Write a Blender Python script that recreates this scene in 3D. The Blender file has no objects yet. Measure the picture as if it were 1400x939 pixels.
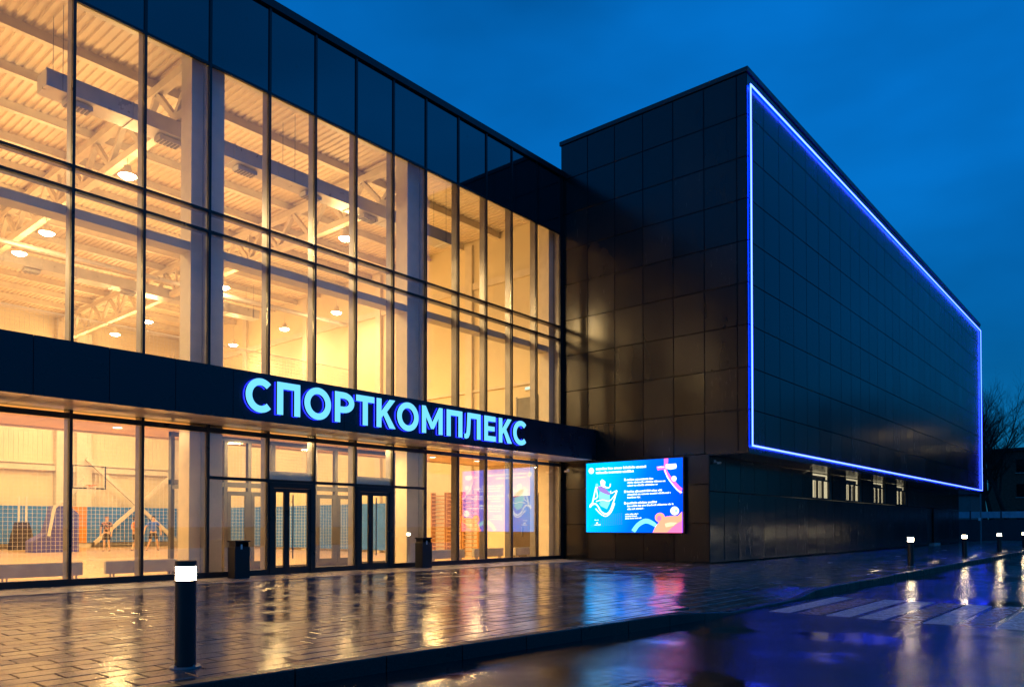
import bpy, bmesh, math, random
from mathutils import Vector, Matrix, Euler
random.seed(7)
R = math.radians
SC = bpy.context.scene
COL = SC.collection

# ------------------------------------------------------------------ camera
cam_d = bpy.data.cameras.new('camera')
cam_d.sensor_width = 36.0
cam_d.lens = 36.0 * 1041.8 / 1400.0
cam_d.shift_y = (701.59 - 469.5) / 1400.0
cam_d.clip_start = 0.1
cam_d.clip_end = 3000
CAM = bpy.data.objects.new('camera', cam_d)
COL.objects.link(CAM)
CAM.location = (0, 0, 1.3)
CAM.rotation_euler = (R(90 + 0.935), 0, R(40.495 - 90))
SC.camera = CAM

# ------------------------------------------------------------------ sky, sun, exposure
SUN_EL, SUN_ROT = 2.0, -78.0
world = bpy.data.worlds.new('World')
SC.world = world
world.use_nodes = True
wn = world.node_tree
bg = wn.nodes['Background']
sky = wn.nodes.new('ShaderNodeTexSky')
sky.sky_type = 'NISHITA'
sky.sun_disc = False
sky.sun_elevation = R(SUN_EL)
sky.sun_rotation = R(SUN_ROT)
sky.ozone_density = 6.0
sky.air_density = 1.0
sky.dust_density = 0.0
# faint cloud veil over the whole dome
tc = wn.nodes.new('ShaderNodeTexCoord')
mp = wn.nodes.new('ShaderNodeMapping')
mp.inputs['Scale'].default_value = (1.6, 1.6, 4.0)
nz = wn.nodes.new('ShaderNodeTexNoise')
nz.inputs['Scale'].default_value = 1.7
nz.inputs['Detail'].default_value = 4.0
nz.inputs['Roughness'].default_value = 0.45
rmp = wn.nodes.new('ShaderNodeMapRange')
rmp.inputs['From Min'].default_value = 0.3
rmp.inputs['From Max'].default_value = 0.7
rmp.inputs['To Min'].default_value = 0.62
rmp.inputs['To Max'].default_value = 1.1
mul = wn.nodes.new('ShaderNodeVectorMath')
mul.operation = 'SCALE'
wn.links.new(tc.outputs['Generated'], mp.inputs[0])
wn.links.new(mp.outputs[0], nz.inputs['Vector'])
wn.links.new(nz.outputs[0], rmp.inputs['Value'])
# even blue veil of high dusk cloud scattered over the whole dome, camera balanced for warm lamps
veil = wn.nodes.new('ShaderNodeMix'); veil.data_type = 'RGBA'
veil.inputs[0].default_value = 0.62
veil.inputs['B'].default_value = (.0, .235, .86, 1)
bal = wn.nodes.new('ShaderNodeVectorMath'); bal.operation = 'MULTIPLY'
bal.inputs[1].default_value = (.2, 1.05, .95)
wn.links.new(sky.outputs[0], bal.inputs[0])
wn.links.new(bal.outputs[0], veil.inputs['A'])
wn.links.new(veil.outputs['Result'], mul.inputs[0])
# dusk sky sinking into haze towards the horizon, the same all the way round
sxyz = wn.nodes.new('ShaderNodeSeparateXYZ')
wn.links.new(tc.outputs['Generated'], sxyz.inputs[0])
hz = wn.nodes.new('ShaderNodeMapRange')
hz.interpolation_type = 'SMOOTHSTEP'
hz.inputs['From Min'].default_value = 0.0
hz.inputs['From Max'].default_value = 0.48
hz.inputs['To Min'].default_value = 0.52
hz.inputs['To Max'].default_value = 1.12
wn.links.new(sxyz.outputs['Z'], hz.inputs['Value'])
hm = wn.nodes.new('ShaderNodeMath'); hm.operation = 'MULTIPLY'
wn.links.new(rmp.outputs[0], hm.inputs[0]); wn.links.new(hz.outputs[0], hm.inputs[1])
wn.links.new(hm.outputs[0], mul.inputs['Scale'])
wn.links.new(mul.outputs[0], bg.inputs[0])
bg.inputs[1].default_value = 0.15

sun_d = bpy.data.lights.new('sun', 'SUN')
sun_d.energy = 0.01
sun_d.angle = R(12)
sun_d.color = (1, .8, .65)
SUN = bpy.data.objects.new('sun', sun_d)
COL.objects.link(SUN)
_az = R(90 - SUN_ROT)      # sky rotation 0 = +Y, turning clockwise
_d = Vector((math.cos(_az) * math.cos(R(SUN_EL)), math.sin(_az) * math.cos(R(SUN_EL)), math.sin(R(SUN_EL))))
SUN.rotation_euler = _d.to_track_quat('Z', 'Y').to_euler()

vs = SC.view_settings
vs.view_transform = 'Standard'
vs.look = 'None'
vs.exposure = 2.0
vs.gamma = 1.0
vs.use_curve_mapping = False
SC.render.engine = 'CYCLES'
cy = SC.cycles
cy.use_denoising = True
cy.max_bounces = 8
cy.diffuse_bounces = 4
cy.glossy_bounces = 4
cy.transmission_bounces = 4
cy.transparent_max_bounces = 40
cy.sample_clamp_indirect = 1.5
cy.caustics_reflective = True
cy.caustics_refractive = False
cy.blur_glossy = 0.5

# ------------------------------------------------------------------ materials
MATS = {}
def nodes_of(name):
    m = bpy.data.materials.new(name)
    m.use_nodes = True
    MATS[name] = m
    return m, m.node_tree, m.node_tree.nodes['Principled BSDF']
def noise(nt, scale, detail=3, rough=.5, coord='Object', stretch=None):
    t = nt.nodes.new('ShaderNodeTexCoord')
    n = nt.nodes.new('ShaderNodeTexNoise')
    n.inputs['Scale'].default_value = scale
    n.inputs['Detail'].default_value = detail
    n.inputs['Roughness'].default_value = rough
    src = t.outputs[coord]
    if coord == 'World':
        pass
    if stretch:
        mpn = nt.nodes.new('ShaderNodeMapping')
        mpn.inputs['Scale'].default_value = stretch
        nt.links.new(src, mpn.inputs[0]); src = mpn.outputs[0]
    nt.links.new(src, n.inputs['Vector'])
    return n
def pos_noise(nt, scale, detail=3, rough=.5, stretch=None):
    g = nt.nodes.new('ShaderNodeNewGeometry')
    n = nt.nodes.new('ShaderNodeTexNoise')
    n.inputs['Scale'].default_value = scale
    n.inputs['Detail'].default_value = detail
    n.inputs['Roughness'].default_value = rough
    src = g.outputs['Position']
    if stretch:
        mpn = nt.nodes.new('ShaderNodeMapping')
        mpn.inputs['Scale'].default_value = stretch
        nt.links.new(src, mpn.inputs[0]); src = mpn.outputs[0]
    nt.links.new(src, n.inputs['Vector'])
    return n
def mrange(nt, sock, a, b, c, d):
    r = nt.nodes.new('ShaderNodeMapRange')
    r.inputs['From Min'].default_value = a; r.inputs['From Max'].default_value = b
    r.inputs['To Min'].default_value = c; r.inputs['To Max'].default_value = d
    nt.links.new(sock, r.inputs['Value'])
    return r.outputs[0]
def ramp(nt, sock, c0, c1, p0=0., p1=1.):
    r = nt.nodes.new('ShaderNodeValToRGB')
    r.color_ramp.elements[0].position = p0; r.color_ramp.elements[0].color = (*c0, 1)
    r.color_ramp.elements[1].position = p1; r.color_ramp.elements[1].color = (*c1, 1)
    nt.links.new(sock, r.inputs[0])
    return r.outputs[0]
def bump(nt, b, sock, strength, dist=.02):
    n = nt.nodes.new('ShaderNodeBump')
    n.inputs['Strength'].default_value = strength
    n.inputs['Distance'].default_value = dist
    nt.links.new(sock, n.inputs['Height'])
    nt.links.new(n.outputs[0], b.inputs['Normal'])
    return n
def plain(name, col, rough=.5, metal=0., spec=.5, var=.12, nscale=3., bmp=0., emit=None, estr=0., rvar=.08):
    m, nt, b = nodes_of(name)
    n = pos_noise(nt, nscale, 4)
    c0 = tuple(c * (1 - var) for c in col); c1 = tuple(min(1, c * (1 + var)) for c in col)
    nt.links.new(ramp(nt, n.outputs[0], c0, c1, .3, .7), b.inputs['Base Color'])
    nt.links.new(mrange(nt, n.outputs[0], .3, .7, max(.02, rough - rvar), min(1, rough + rvar)), b.inputs['Roughness'])
    b.inputs['Metallic'].default_value = metal
    b.inputs['Specular IOR Level'].default_value = spec
    if bmp:
        n2 = pos_noise(nt, nscale * 12, 3)
        bump(nt, b, n2.outputs[0], bmp, .01)
    if emit:
        b.inputs['Emission Color'].default_value = (*emit, 1)
        b.inputs['Emission Strength'].default_value = estr
    return m
def emis(name, col, s):
    m = bpy.data.materials.new(name); m.use_nodes = True
    nt = m.node_tree
    nt.nodes.remove(nt.nodes['Principled BSDF'])
    e = nt.nodes.new('ShaderNodeEmission')
    e.inputs[0].default_value = (*col, 1); e.inputs[1].default_value = s
    nt.links.new(e.outputs[0], nt.nodes['Material Output'].inputs[0])
    MATS[name] = m
    return m
def glass(name, r0=.06, tint=(1, 1, 1)):
    m = bpy.data.materials.new(name); m.use_nodes = True
    nt = m.node_tree
    nt.nodes.remove(nt.nodes['Principled BSDF'])
    g = nt.nodes.new('ShaderNodeNewGeometry')
    dt = nt.nodes.new('ShaderNodeVectorMath'); dt.operation = 'DOT_PRODUCT'
    nt.links.new(g.outputs['Incoming'], dt.inputs[0]); nt.links.new(g.outputs['Normal'], dt.inputs[1])
    def mth(op, a, bb):
        k = nt.nodes.new('ShaderNodeMath'); k.operation = op
        for i, v in enumerate((a, bb)):
            if v is None: continue
            if isinstance(v, (int, float)): k.inputs[i].default_value = v
            else: nt.links.new(v, k.inputs[i])
        return k.outputs[0]
    ab = mth('ABSOLUTE', dt.outputs['Value'], None)
    om = mth('SUBTRACT', 1.0, ab)
    pw = mth('POWER', om, 5.0)
    fr = mth('MULTIPLY_ADD', pw, 1 - r0)
    fr.node.inputs[2].default_value = r0
    tr = nt.nodes.new('ShaderNodeBsdfTransparent'); tr.inputs[0].default_value = (*tint, 1)
    gl = nt.nodes.new('ShaderNodeBsdfGlossy'); gl.inputs['Roughness'].default_value = 0.015
    gl.inputs[0].default_value = (1, 1, 1, 1)
    mx = nt.nodes.new('ShaderNodeMixShader')
    nt.links.new(fr, mx.inputs[0]); nt.links.new(tr.outputs[0], mx.inputs[1]); nt.links.new(gl.outputs[0], mx.inputs[2])
    nt.links.new(mx.outputs[0], nt.nodes['Material Output'].inputs[0])
    MATS[name] = m
    return m

glass('glass', .065, (.985, .985, .98))
glass('glass_coated', .175, (.985, .985, .98))
glass('glass_inner', .04, (.97, .97, .97))
glass('glass_clear', .03)

# wet paving
def wet(name, c0, c1, r_lo, r_hi, bscale, bstr, big=.35, spec=.5, per_obj=.38):
    m, nt, b = nodes_of(name)
    n1 = pos_noise(nt, 1.1, 4, .55)
    n2 = pos_noise(nt, 55, 3, .6)
    oi = nt.nodes.new('ShaderNodeObjectInfo')
    at = nt.nodes.new('ShaderNodeAttribute'); at.attribute_name = 'tone'
    base = ramp(nt, n2.outputs[0], c0, c1, .3, .75)
    tone = nt.nodes.new('ShaderNodeMath'); tone.operation = 'ADD'
    nt.links.new(oi.outputs['Random'], tone.inputs[0]); nt.links.new(at.outputs['Fac'], tone.inputs[1])
    fr = nt.nodes.new('ShaderNodeMath'); fr.operation = 'FRACT'; nt.links.new(tone.outputs[0], fr.inputs[0])
    sc = nt.nodes.new('ShaderNodeVectorMath'); sc.operation = 'SCALE'
    nt.links.new(base, sc.inputs[0])
    nt.links.new(mrange(nt, fr.outputs[0], 0, 1, 1 - per_obj, 1 + per_obj), sc.inputs['Scale'])
    nt.links.new(sc.outputs[0], b.inputs['Base Color'])
    ra = nt.nodes.new('ShaderNodeMath'); ra.operation = 'ADD'
    nt.links.new(mrange(nt, n1.outputs[0], .40, .62, r_lo, r_hi), ra.inputs[0])
    nt.links.new(mrange(nt, fr.outputs[0], 0, 1, -.03, .07), ra.inputs[1])
    nt.links.new(ra.outputs[0], b.inputs['Roughness'])
    b.inputs['Specular IOR Level'].default_value = spec
    n3 = pos_noise(nt, bscale, 3, .6)
    ad = nt.nodes.new('ShaderNodeMath'); ad.operation = 'MULTIPLY_ADD'
    n4 = pos_noise(nt, 3.0, 2, .5)
    nt.links.new(n4.outputs[0], ad.inputs[0]); ad.inputs[1].default_value = big
    nt.links.new(n3.outputs[0], ad.inputs[2])
    bump(nt, b, ad.outputs[0], bstr, .012)
    return m
wet('paver_wet', (.055, .05, .045), (.12, .108, .098), .025, .21, 60, .10, 1.8, 1.0)
wet('paver_dry', (.2, .18, .16), (.28, .255, .23), .22, .42, 70, .15, .3, .4, .1)
wet('kerb_stone', (.018, .017, .017), (.04, .038, .036), .22, .5, 60, .3, .3, .35, .15)
wet('joint', (.012, .011, .010), (.03, .028, .026), .35, .6, 80, .4, .2, .3, 0)
# asphalt with puddled areas
def asphalt():
    m, nt, b = nodes_of('asphalt_wet')
    n1 = pos_noise(nt, .45, 5, .6)
    n2 = pos_noise(nt, 42, 6, .78)
    nt.links.new(ramp(nt, n2.outputs[0], (.005, .005, .0055), (.018, .018, .019), .3, .8), b.inputs['Base Color'])
    nt.links.new(mrange(nt, n1.outputs[0], .38, .64, .03, .20), b.inputs['Roughness'])
    b.inputs['Specular IOR Level'].default_value = 1.0
    sm = nt.nodes.new('ShaderNodeMath'); sm.operation = 'MULTIPLY'
    nt.links.new(n2.outputs[0], sm.inputs[0]); nt.links.new(mrange(nt, n1.outputs[0], .4, .6, .10, 1.5), sm.inputs[1])
    n5 = pos_noise(nt, 7.0, 4, .6)
    ad = nt.nodes.new('ShaderNodeMath'); ad.operation = 'MULTIPLY_ADD'
    nt.links.new(n5.outputs[0], ad.inputs[0]); ad.inputs[1].default_value = 1.1
    nt.links.new(sm.outputs[0], ad.inputs[2])
    bump(nt, b, ad.outputs[0], .26, .012)
asphalt()
def paint(name, c):
    m, nt, b = nodes_of(name)
    n = pos_noise(nt, 6, 5, .7)
    nt.links.new(ramp(nt, n.outputs[0], tuple(x * .22 for x in c), c, .36, .66), b.inputs['Base Color'])
    nt.links.new(mrange(nt, n.outputs[0], .3, .7, .35, .18), b.inputs['Roughness'])
    n2 = pos_noise(nt, 90, 3, .7)
    bump(nt, b, n2.outputs[0], .2, .01)
paint('road_paint_white', (.78, .78, .75))
paint('road_paint_worn', (.5, .3, .18))

def cladding():
    m, nt, b = nodes_of('panel_black')
    oi = nt.nodes.new('ShaderNodeObjectInfo')
    n = pos_noise(nt, .7, 4, .55, (1, 1, .35))
    n2 = pos_noise(nt, 14, 3, .6, (1, 1, .12))
    base = ramp(nt, n.outputs[0], (.0105, .0105, .0115), (.0155, .015, .016), .3, .7)
    sc = nt.nodes.new('ShaderNodeVectorMath'); sc.operation = 'SCALE'
    nt.links.new(base, sc.inputs[0]); nt.links.new(mrange(nt, oi.outputs['Random'], 0, 1, .7, 1.35), sc.inputs['Scale'])
    nt.links.new(sc.outputs[0], b.inputs['Base Color'])
    ad = nt.nodes.new('ShaderNodeMath'); ad.operation = 'ADD'
    nt.links.new(mrange(nt, oi.outputs['Random'], 0, 1, .19, .25), ad.inputs[0])
    nt.links.new(mrange(nt, n2.outputs[0], .35, .7, -.02, .035), ad.inputs[1])
    nt.links.new(ad.outputs[0], b.inputs['Roughness'])
    b.inputs['Specular IOR Level'].default_value = .44
    nw = pos_noise(nt, .9, 2, .5)
    bump(nt, b, nw.outputs[0], .12, .02)
cladding()
plain('panel_navy', (.016, .02, .03), .3, 0, .5, .15, 1.2)
plain('spandrel', (.010, .014, .02), .03, 0, .5, .1, 1., rvar=.01)
MATS['spandrel'].node_tree.nodes['Principled BSDF'].inputs['IOR'].default_value = 2.35
plain('frame_black', (.016, .016, .018), .35, 0, .5)
plain('frame_grey', (.26, .25, .25), .36, .3, .5)
plain('door_brown', (.085, .06, .04), .45)
plain('frame_mid', (.11, .105, .10), .38, .2, .5)
plain('soffit', (.86, .83, .78), .14, .0, 1.0, .04)
plain('coping', (.02, .02, .022), .4)
plain('cream_wall', (.74, .65, .46), .6, 0, .3, .06, .6, .05)
plain('deck_paint', (.72, .63, .48), .5, 0, .4, .06, 1.)
plain('steel_white', (.70, .63, .51), .45, 0, .4, .07)
plain('duct_metal', (.52, .5, .47), .35, .35, .5, .08)
plain('ceiling_wood', (.80, .60, .38), .5, 0, .4, .12, 1.)
plain('concrete', (.34, .32, .29), .7, 0, .3, .12, 2., .1)
plain('pad_blue', (.05, .20, .62), .5, 0, .4)
plain('pad_orange', (.72, .27, .03), .5, 0, .4)
plain('pad_purple', (.10, .10, .42), .55, 0, .4)
plain('wood_bars', (.52, .27, .09), .4, 0, .5, .2, 8.)
plain('radiator_grey', (.5, .49, .47), .45, 0, .5)
plain('net_cord', (.75, .72, .66), .7)
plain('skin', (.68, .43, .30), .5, 0, .4)
plain('cloth_dark', (.05, .04, .05), .8)
plain('cloth_orange', (.75, .28, .03), .8)
plain('cloth_blue', (.05, .16, .75), .8)
plain('hair_dark', (.05, .03, .02), .6)
plain('hair_fair', (.35, .18, .08), .6)
plain('shoe', (.10, .09, .09), .6)
plain('white_paint', (.75, .73, .7), .45)
plain('rim_orange', (.7, .2, .06), .45)
plain('door_grey', (.2, .2, .2), .5)
plain('brick_far', (.16, .075, .05), .8, 0, .3, .3, 5., .3)
plain('fence_dark', (.05, .05, .055), .7)
plain('fence_pale', (.42, .5, .56), .6)
plain('bark', (.035, .028, .022), .9, 0, .2, .3, 6., .3)
plain('galv', (.25, .26, .27), .5, .5)
plain('ground_far', (.03, .032, .025), .9, 0, .2, .3, .5)
plain('dark_glass', (.01, .012, .015), .08, 0, .6)
plain('bin_black', (.012, .012, .013), .4)
plain('sign_return', (.003, .004, .02), .4)
plain('plaster_far', (.22, .2, .18), .8, 0, .3, .15)
plain('screen_case', (.012, .012, .013), .4)
m, nt, b = nodes_of('floor_wood')
n = pos_noise(nt, 2.5, 4, .6, (.4, 5, 1))
nt.links.new(ramp(nt, n.outputs[0], (.50, .30, .13), (.66, .44, .22), .3, .7), b.inputs['Base Color'])
b.inputs['Roughness'].default_value = .28
m, nt, b = nodes_of('shirt_pattern')
n = pos_noise(nt, 9, 1, .4)
r_ = ramp(nt, n.outputs[0], (.04, .03, .04), (.5, .25, .18), .5, .56)
nt.links.new(r_, b.inputs['Base Color']); b.inputs['Roughness'].default_value = .8
# perforated mullion / blinds
emis('lamp_hall', (1, .82, .56), 24.0)
emis('lamp_down', (1, .82, .55), 3.0)
emis('lamp_bollard', (1, .78, .48), 18.0)
emis('lamp_street', (1, .68, .3), 11.0)
emis('letter_face', (.17, .66, 1.1), .32)
emis('letter_rim', (.012, .02, 1.0), 2.6)
emis('neon_core', (.045, .075, 1.0), 3.2)
emis('neon_back', (.0, .02, 1.0), 12.0)
emis('window_glow', (1, .86, .52), .24)
emis('window_glow_dim', (1, .84, .55), .03)
emis('exit_lamp', (.8, 1, .75), .3)
emis('scr_white', (.8, .96, 1.0), .55)
emis('scr_aqua', (.2, .85, 1.0), .45)
emis('scr_pink', (1.0, .08, .5), .8)
emis('scr_peach', (1.0, .17, .10), .9)
emis('scr_peach2', (1.0, .075, .17), 1.0)
emis('scr_violet', (.5, .3, .9), .25)
emis('scr_dot', (.15, .3, .95), .28)
emis('scr_yellow', (1., .8, .45), .36)
def screen_bg():
    m = bpy.data.materials.new('scr_bg'); m.use_nodes = True
    nt = m.node_tree; nt.nodes.remove(nt.nodes['Principled BSDF'])
    t = nt.nodes.new('ShaderNodeTexCoord')
    sp = nt.nodes.new('ShaderNodeSeparateXYZ'); nt.links.new(t.outputs['Generated'], sp.inputs[0])
    # generated Y grows to the left as seen; blend with height
    k = nt.nodes.new('ShaderNodeMath'); k.operation = 'MULTIPLY_ADD'
    nt.links.new(sp.outputs['Z'], k.inputs[0]); k.inputs[1].default_value = .25
    nt.links.new(sp.outputs['Y'], k.inputs[2])
    r = nt.nodes.new('ShaderNodeValToRGB'); cr = r.color_ramp
    cr.elements[0].position = .1; cr.elements[0].color = (.0, .06, .9, 1)
    cr.elements[1].position = 1.15 if False else 1.0; cr.elements[1].color = (.0, .46, 1.25, 1)
    e2 = cr.elements.new(.55); e2.color = (.0, .14, 1.2, 1)
    nt.links.new(k.outputs[0], r.inputs[0])
    e = nt.nodes.new('ShaderNodeEmission'); e.inputs[1].default_value = .42
    nt.links.new(r.outputs[0], e.inputs[0])
    nt.links.new(e.outputs[0], nt.nodes['Material Output'].inputs[0])
    MATS['scr_bg'] = m
screen_bg()

# ------------------------------------------------------------------ mesh helpers
class MB:
    def __init__(s): s.v = []; s.f = []; s.sm = False
    def box(s, a, b):
        x0, y0, z0 = a; x1, y1, z1 = b
        n = len(s.v)
        s.v += [(x0, y0, z0), (x1, y0, z0), (x1, y1, z0), (x0, y1, z0), (x0, y0, z1), (x1, y0, z1), (x1, y1, z1), (x0, y1, z1)]
        s.f += [tuple(n + i for i in q) for q in ((0, 3, 2, 1), (4, 5, 6, 7), (0, 1, 5, 4), (1, 2, 6, 5), (2, 3, 7, 6), (3, 0, 4, 7))]
        return s
    def cbox(s, c, d): return s.box([c[i] - d[i] / 2 for i in range(3)], [c[i] + d[i] / 2 for i in range(3)])
    def bbox(s, a, b, ch):   # box with chamfered top edge
        x0, y0, z0 = a; x1, y1, z1 = b; n = len(s.v)
        for (zz, k) in ((z0, 0), (z1 - ch, 0), (z1, ch)):
            s.v += [(x0 + k, y0 + k, zz), (x1 - k, y0 + k, zz), (x1 - k, y1 - k, zz), (x0 + k, y1 - k, zz)]
        for l in (0, 4):
            for i in range(4):
                j = (i + 1) % 4
                s.f.append((n + l + i, n + l + j, n + l + 4 + j, n + l + 4 + i))
        s.f.append((n + 8, n + 9, n + 10, n + 11))
        s.f.append((n + 3, n + 2, n + 1, n))
        return s
    def tube(s, pts, rad, seg=8, cap=True):
        pts = [Vector(p) for p in pts]
        rs = rad if isinstance(rad, (list, tuple)) else [rad] * len(pts)
        n = len(s.v); up = Vector((0, 0, 1))
        for i, p in enumerate(pts):
            d = (pts[min(i + 1, len(pts) - 1)] - pts[max(i - 1, 0)])
            if d.length < 1e-9: d = Vector((0, 0, 1))
            d.normalize()
            a = d.cross(up)
            if a.length < 1e-3: a = d.cross(Vector((1, 0, 0)))
            a.normalize(); bb = d.cross(a)
            for k in range(seg):
                t = 2 * math.pi * k / seg
                s.v.append(tuple(p + (a * math.cos(t) + bb * math.sin(t)) * rs[i]))
        for i in range(len(pts) - 1):
            for k in range(seg):
                k2 = (k + 1) % seg
                s.f.append((n + i * seg + k, n + i * seg + k2, n + (i + 1) * seg + k2, n + (i + 1) * seg + k))
        if cap:
            s.f.append(tuple(n + k for k in reversed(range(seg))))
            s.f.append(tuple(n + (len(pts) - 1) * seg + k for k in range(seg)))
        return s
    def beam(s, a, b, w, h):   # square bar between two points
        a, b = Vector(a), Vector(b); d = (b - a).normalized(); up = Vector((0, 0, 1))
        sd = d.cross(up)
        if sd.length < 1e-3: sd = Vector((1, 0, 0))
        sd.normalize(); uu = sd.cross(d)
        n = len(s.v)
        for p in (a, b):
            for (i, j) in ((-1, -1), (1, -1), (1, 1), (-1, 1)):
                s.v.append(tuple(p + sd * i * w / 2 + uu * j * h / 2))
        s.f += [tuple(n + i for i in q) for q in ((0, 1, 2, 3), (7, 6, 5, 4), (0, 4, 5, 1), (1, 5, 6, 2), (2, 6, 7, 3), (3, 7, 4, 0))]
        return s
    def lathe(s, prof, c=(0, 0, 0), seg=20):   # prof: (r, z) list
        n = len(s.v)
        for (r, z) in prof:
            for k in range(seg):
                t = 2 * math.pi * k / seg
                s.v.append((c[0] + r * math.cos(t), c[1] + r * math.sin(t), c[2] + z))
        for i in range(len(prof) - 1):
            for k in range(seg):
                k2 = (k + 1) % seg
                s.f.append((n + i * seg + k, n + i * seg + k2, n + (i + 1) * seg + k2, n + (i + 1) * seg + k))
        s.f.append(tuple(n + k for k in reversed(range(seg))))
        s.f.append(tuple(n + (len(prof) - 1) * seg + k for k in range(seg)))
        return s
    def prism(s, poly, fn, d0, d1):   # poly 2-D list ccw; fn(u,v,d)->xyz
        n = len(s.v); k = len(poly)
        s.v += [fn(u, v, d0) for u, v in poly] + [fn(u, v, d1) for u, v in poly]
        s.f.append(tuple(range(n, n + k))); s.f.append(tuple(reversed(range(n + k, n + 2 * k))))
        for i in range(k):
            j = (i + 1) % k
            s.f.append((n + i, n + k + i, n + k + j, n + j))
        return s
    def mesh(s, name, mat, smooth=False):
        me = bpy.data.meshes.new(name)
        me.from_pydata([tuple(v) for v in s.v], [], s.f)
        bm = bmesh.new(); bm.from_mesh(me); bmesh.ops.recalc_face_normals(bm, faces=bm.faces); bm.to_mesh(me); bm.free()
        me.materials.append(MATS[mat])
        if smooth:
            me.shade_smooth()
            try: me.set_sharp_from_angle(angle=R(40))
            except Exception: pass
        return me
    def build(s, name, mat, parent=None, smooth=False, loc=None):
        o = bpy.data.objects.new(name, s.mesh(name, mat, smooth))
        COL.objects.link(o)
        if parent: o.parent = parent
        if loc: o.location = loc
        return o
def add(name, me, parent=None, loc=(0, 0, 0), rot=(0, 0, 0)):
    o = bpy.data.objects.new(name, me); COL.objects.link(o)
    o.parent = parent; o.location = loc; o.rotation_euler = rot
    return o
def tag(o, label=None, cat=None, group=None, kind=None):
    if label: o['label'] = label
    if cat: o['category'] = cat
    if group: o['group'] = group
    if kind: o['kind'] = kind
    return o
def thing(name, label, cat, loc=(0, 0, 0), rz=0, group=None):
    o = bpy.data.objects.new(name, None); COL.objects.link(o)
    o.empty_display_size = .2
    o.location = loc; o.rotation_euler = (0, 0, rz)
    return tag(o, label, cat, group)
def copy_tree(o, parent=None):
    c = o.copy(); COL.objects.link(c); c.parent = parent
    for ch in list(o.children):
        if ch is not c: copy_tree(ch, c)
    return c
def adopt(o, part, root):      # world-space mesh under a thing, or under one of its parts
    o.parent = part or root
    if part is None: o.matrix_parent_inverse = Matrix.Translation(-root.location)
    return o
def light(name, kind, loc, power, col, parent=None, **kw):
    l = bpy.data.lights.new(name, kind); l.energy = power; l.color = col
    for k, v in kw.items(): setattr(l, k, v)
    o = bpy.data.objects.new(name, l); COL.objects.link(o); o.location = loc
    o.parent = parent
    return o
CF, SF = math.cos(R(40.495)), math.sin(R(40.495))
def project(x, y, z):
    d = x * CF + y * SF
    if d < .2: return None
    return 700 + 1041.8 * (x * SF - y * CF) / d, 716 - 1041.8 * (z - 1.3) / d, d

# ------------------------------------------------------------------ key dimensions (metres)
YF = 18.17            # glass plane
YC = 16.55            # canopy front
XB = 24.36            # front of black block
YB = 10.45            # overhanging side of black block
YL = 11.86            # ground-storey side of black block
XE = 67.2             # far end of block
ZR = 15.45            # hall parapet
ZB = 16.68            # block parapet
ZROAD = -0.16
X_LEFT = -9.0
def kerb_y(x): return 5.44 + (.0843 * (10.7 - x) if x < 10.7 else 0.)
def drop(x):          # lowered kerb at the crossing: 0 = full height, 1 = lowered
    if x < 10.6 or x > 16.2: return 0.
    if x < 11.6: return (x - 10.6)
    if x > 15.2: return (16.2 - x)
    return 1.
def zoff(x, y):
    k = drop(x)
    if not k: return 0.
    t = max(0., min(1., (y - 5.6) / 1.5))
    return -.125 * k * (1 - t)

# ------------------------------------------------------------------ ground, road
g = MB(); S = 900
g.v = [(-S, -S, -.22), (S, -S, -.22), (S, S, -.22), (-S, S, -.22)]; g.f = [(0, 1, 2, 3)]
tag(g.build('ground', 'ground_far'), 'dark bare ground stretching beyond the road and buildings', 'ground', kind='structure')
rd = MB()
rd.v = [(-40, -12, ZROAD), (260, -12, ZROAD), (260, 6.9, ZROAD), (-40, 10, ZROAD)]; rd.f = [(0, 1, 2, 3)]
road = tag(rd.build('road', 'asphalt_wet'), 'wet dark asphalt road reflecting blue dusk light', 'road', kind='structure')
# zebra crossing: white and worn reddish bars
bars = [('w', 5.14, 4.79), ('r', 4.66, 4.28), ('w', 4.20, 3.83), ('w', 3.70, 3.32), ('r', 3.22, 2.83), ('w', 2.76, 2.38), ('r', 2.28, 1.94), ('w', 1.83, 1.45), ('w', 1.35, .97), ('w', .88, .5), ('w', .4, .02)]
for kk, ya, yb in bars:
    q = MB(); z = ZROAD + .004
    a = random.uniform(-.05, .05)
    q.box((12.80 + a, yb, z - .003), (16.30 + random.uniform(-.06, .06), ya, z))
    q.build('crossing_stripe', 'road_paint_white' if kk == 'w' else 'road_paint_worn', road)

# ------------------------------------------------------------------ pavement: bed, kerb stones, pavers
PX0, PX1 = -9., 92.
bed = MB()
xs = [PX0 + i * .5 for i in range(int((PX1 - PX0) / .5) + 1)]
def y_rows(x):
    k = kerb_y(x) + .02
    return [k, k + .4, k + .8, k + 1.2, k + 1.8, 18.1 if x < XB else YL]
for x in xs:
    for y in y_rows(x): bed.v.append((x, y, zoff(x, y) - .012))
for i in range(len(xs) - 1):
    for j in range(5):
        a = i * 6 + j
        bed.f.append((a, a + 6, a + 7, a + 1))
pavement = tag(bed.build('pavement', 'joint'), 'wet paved forecourt between glass facade and kerb', 'pavement', kind='structure')
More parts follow.
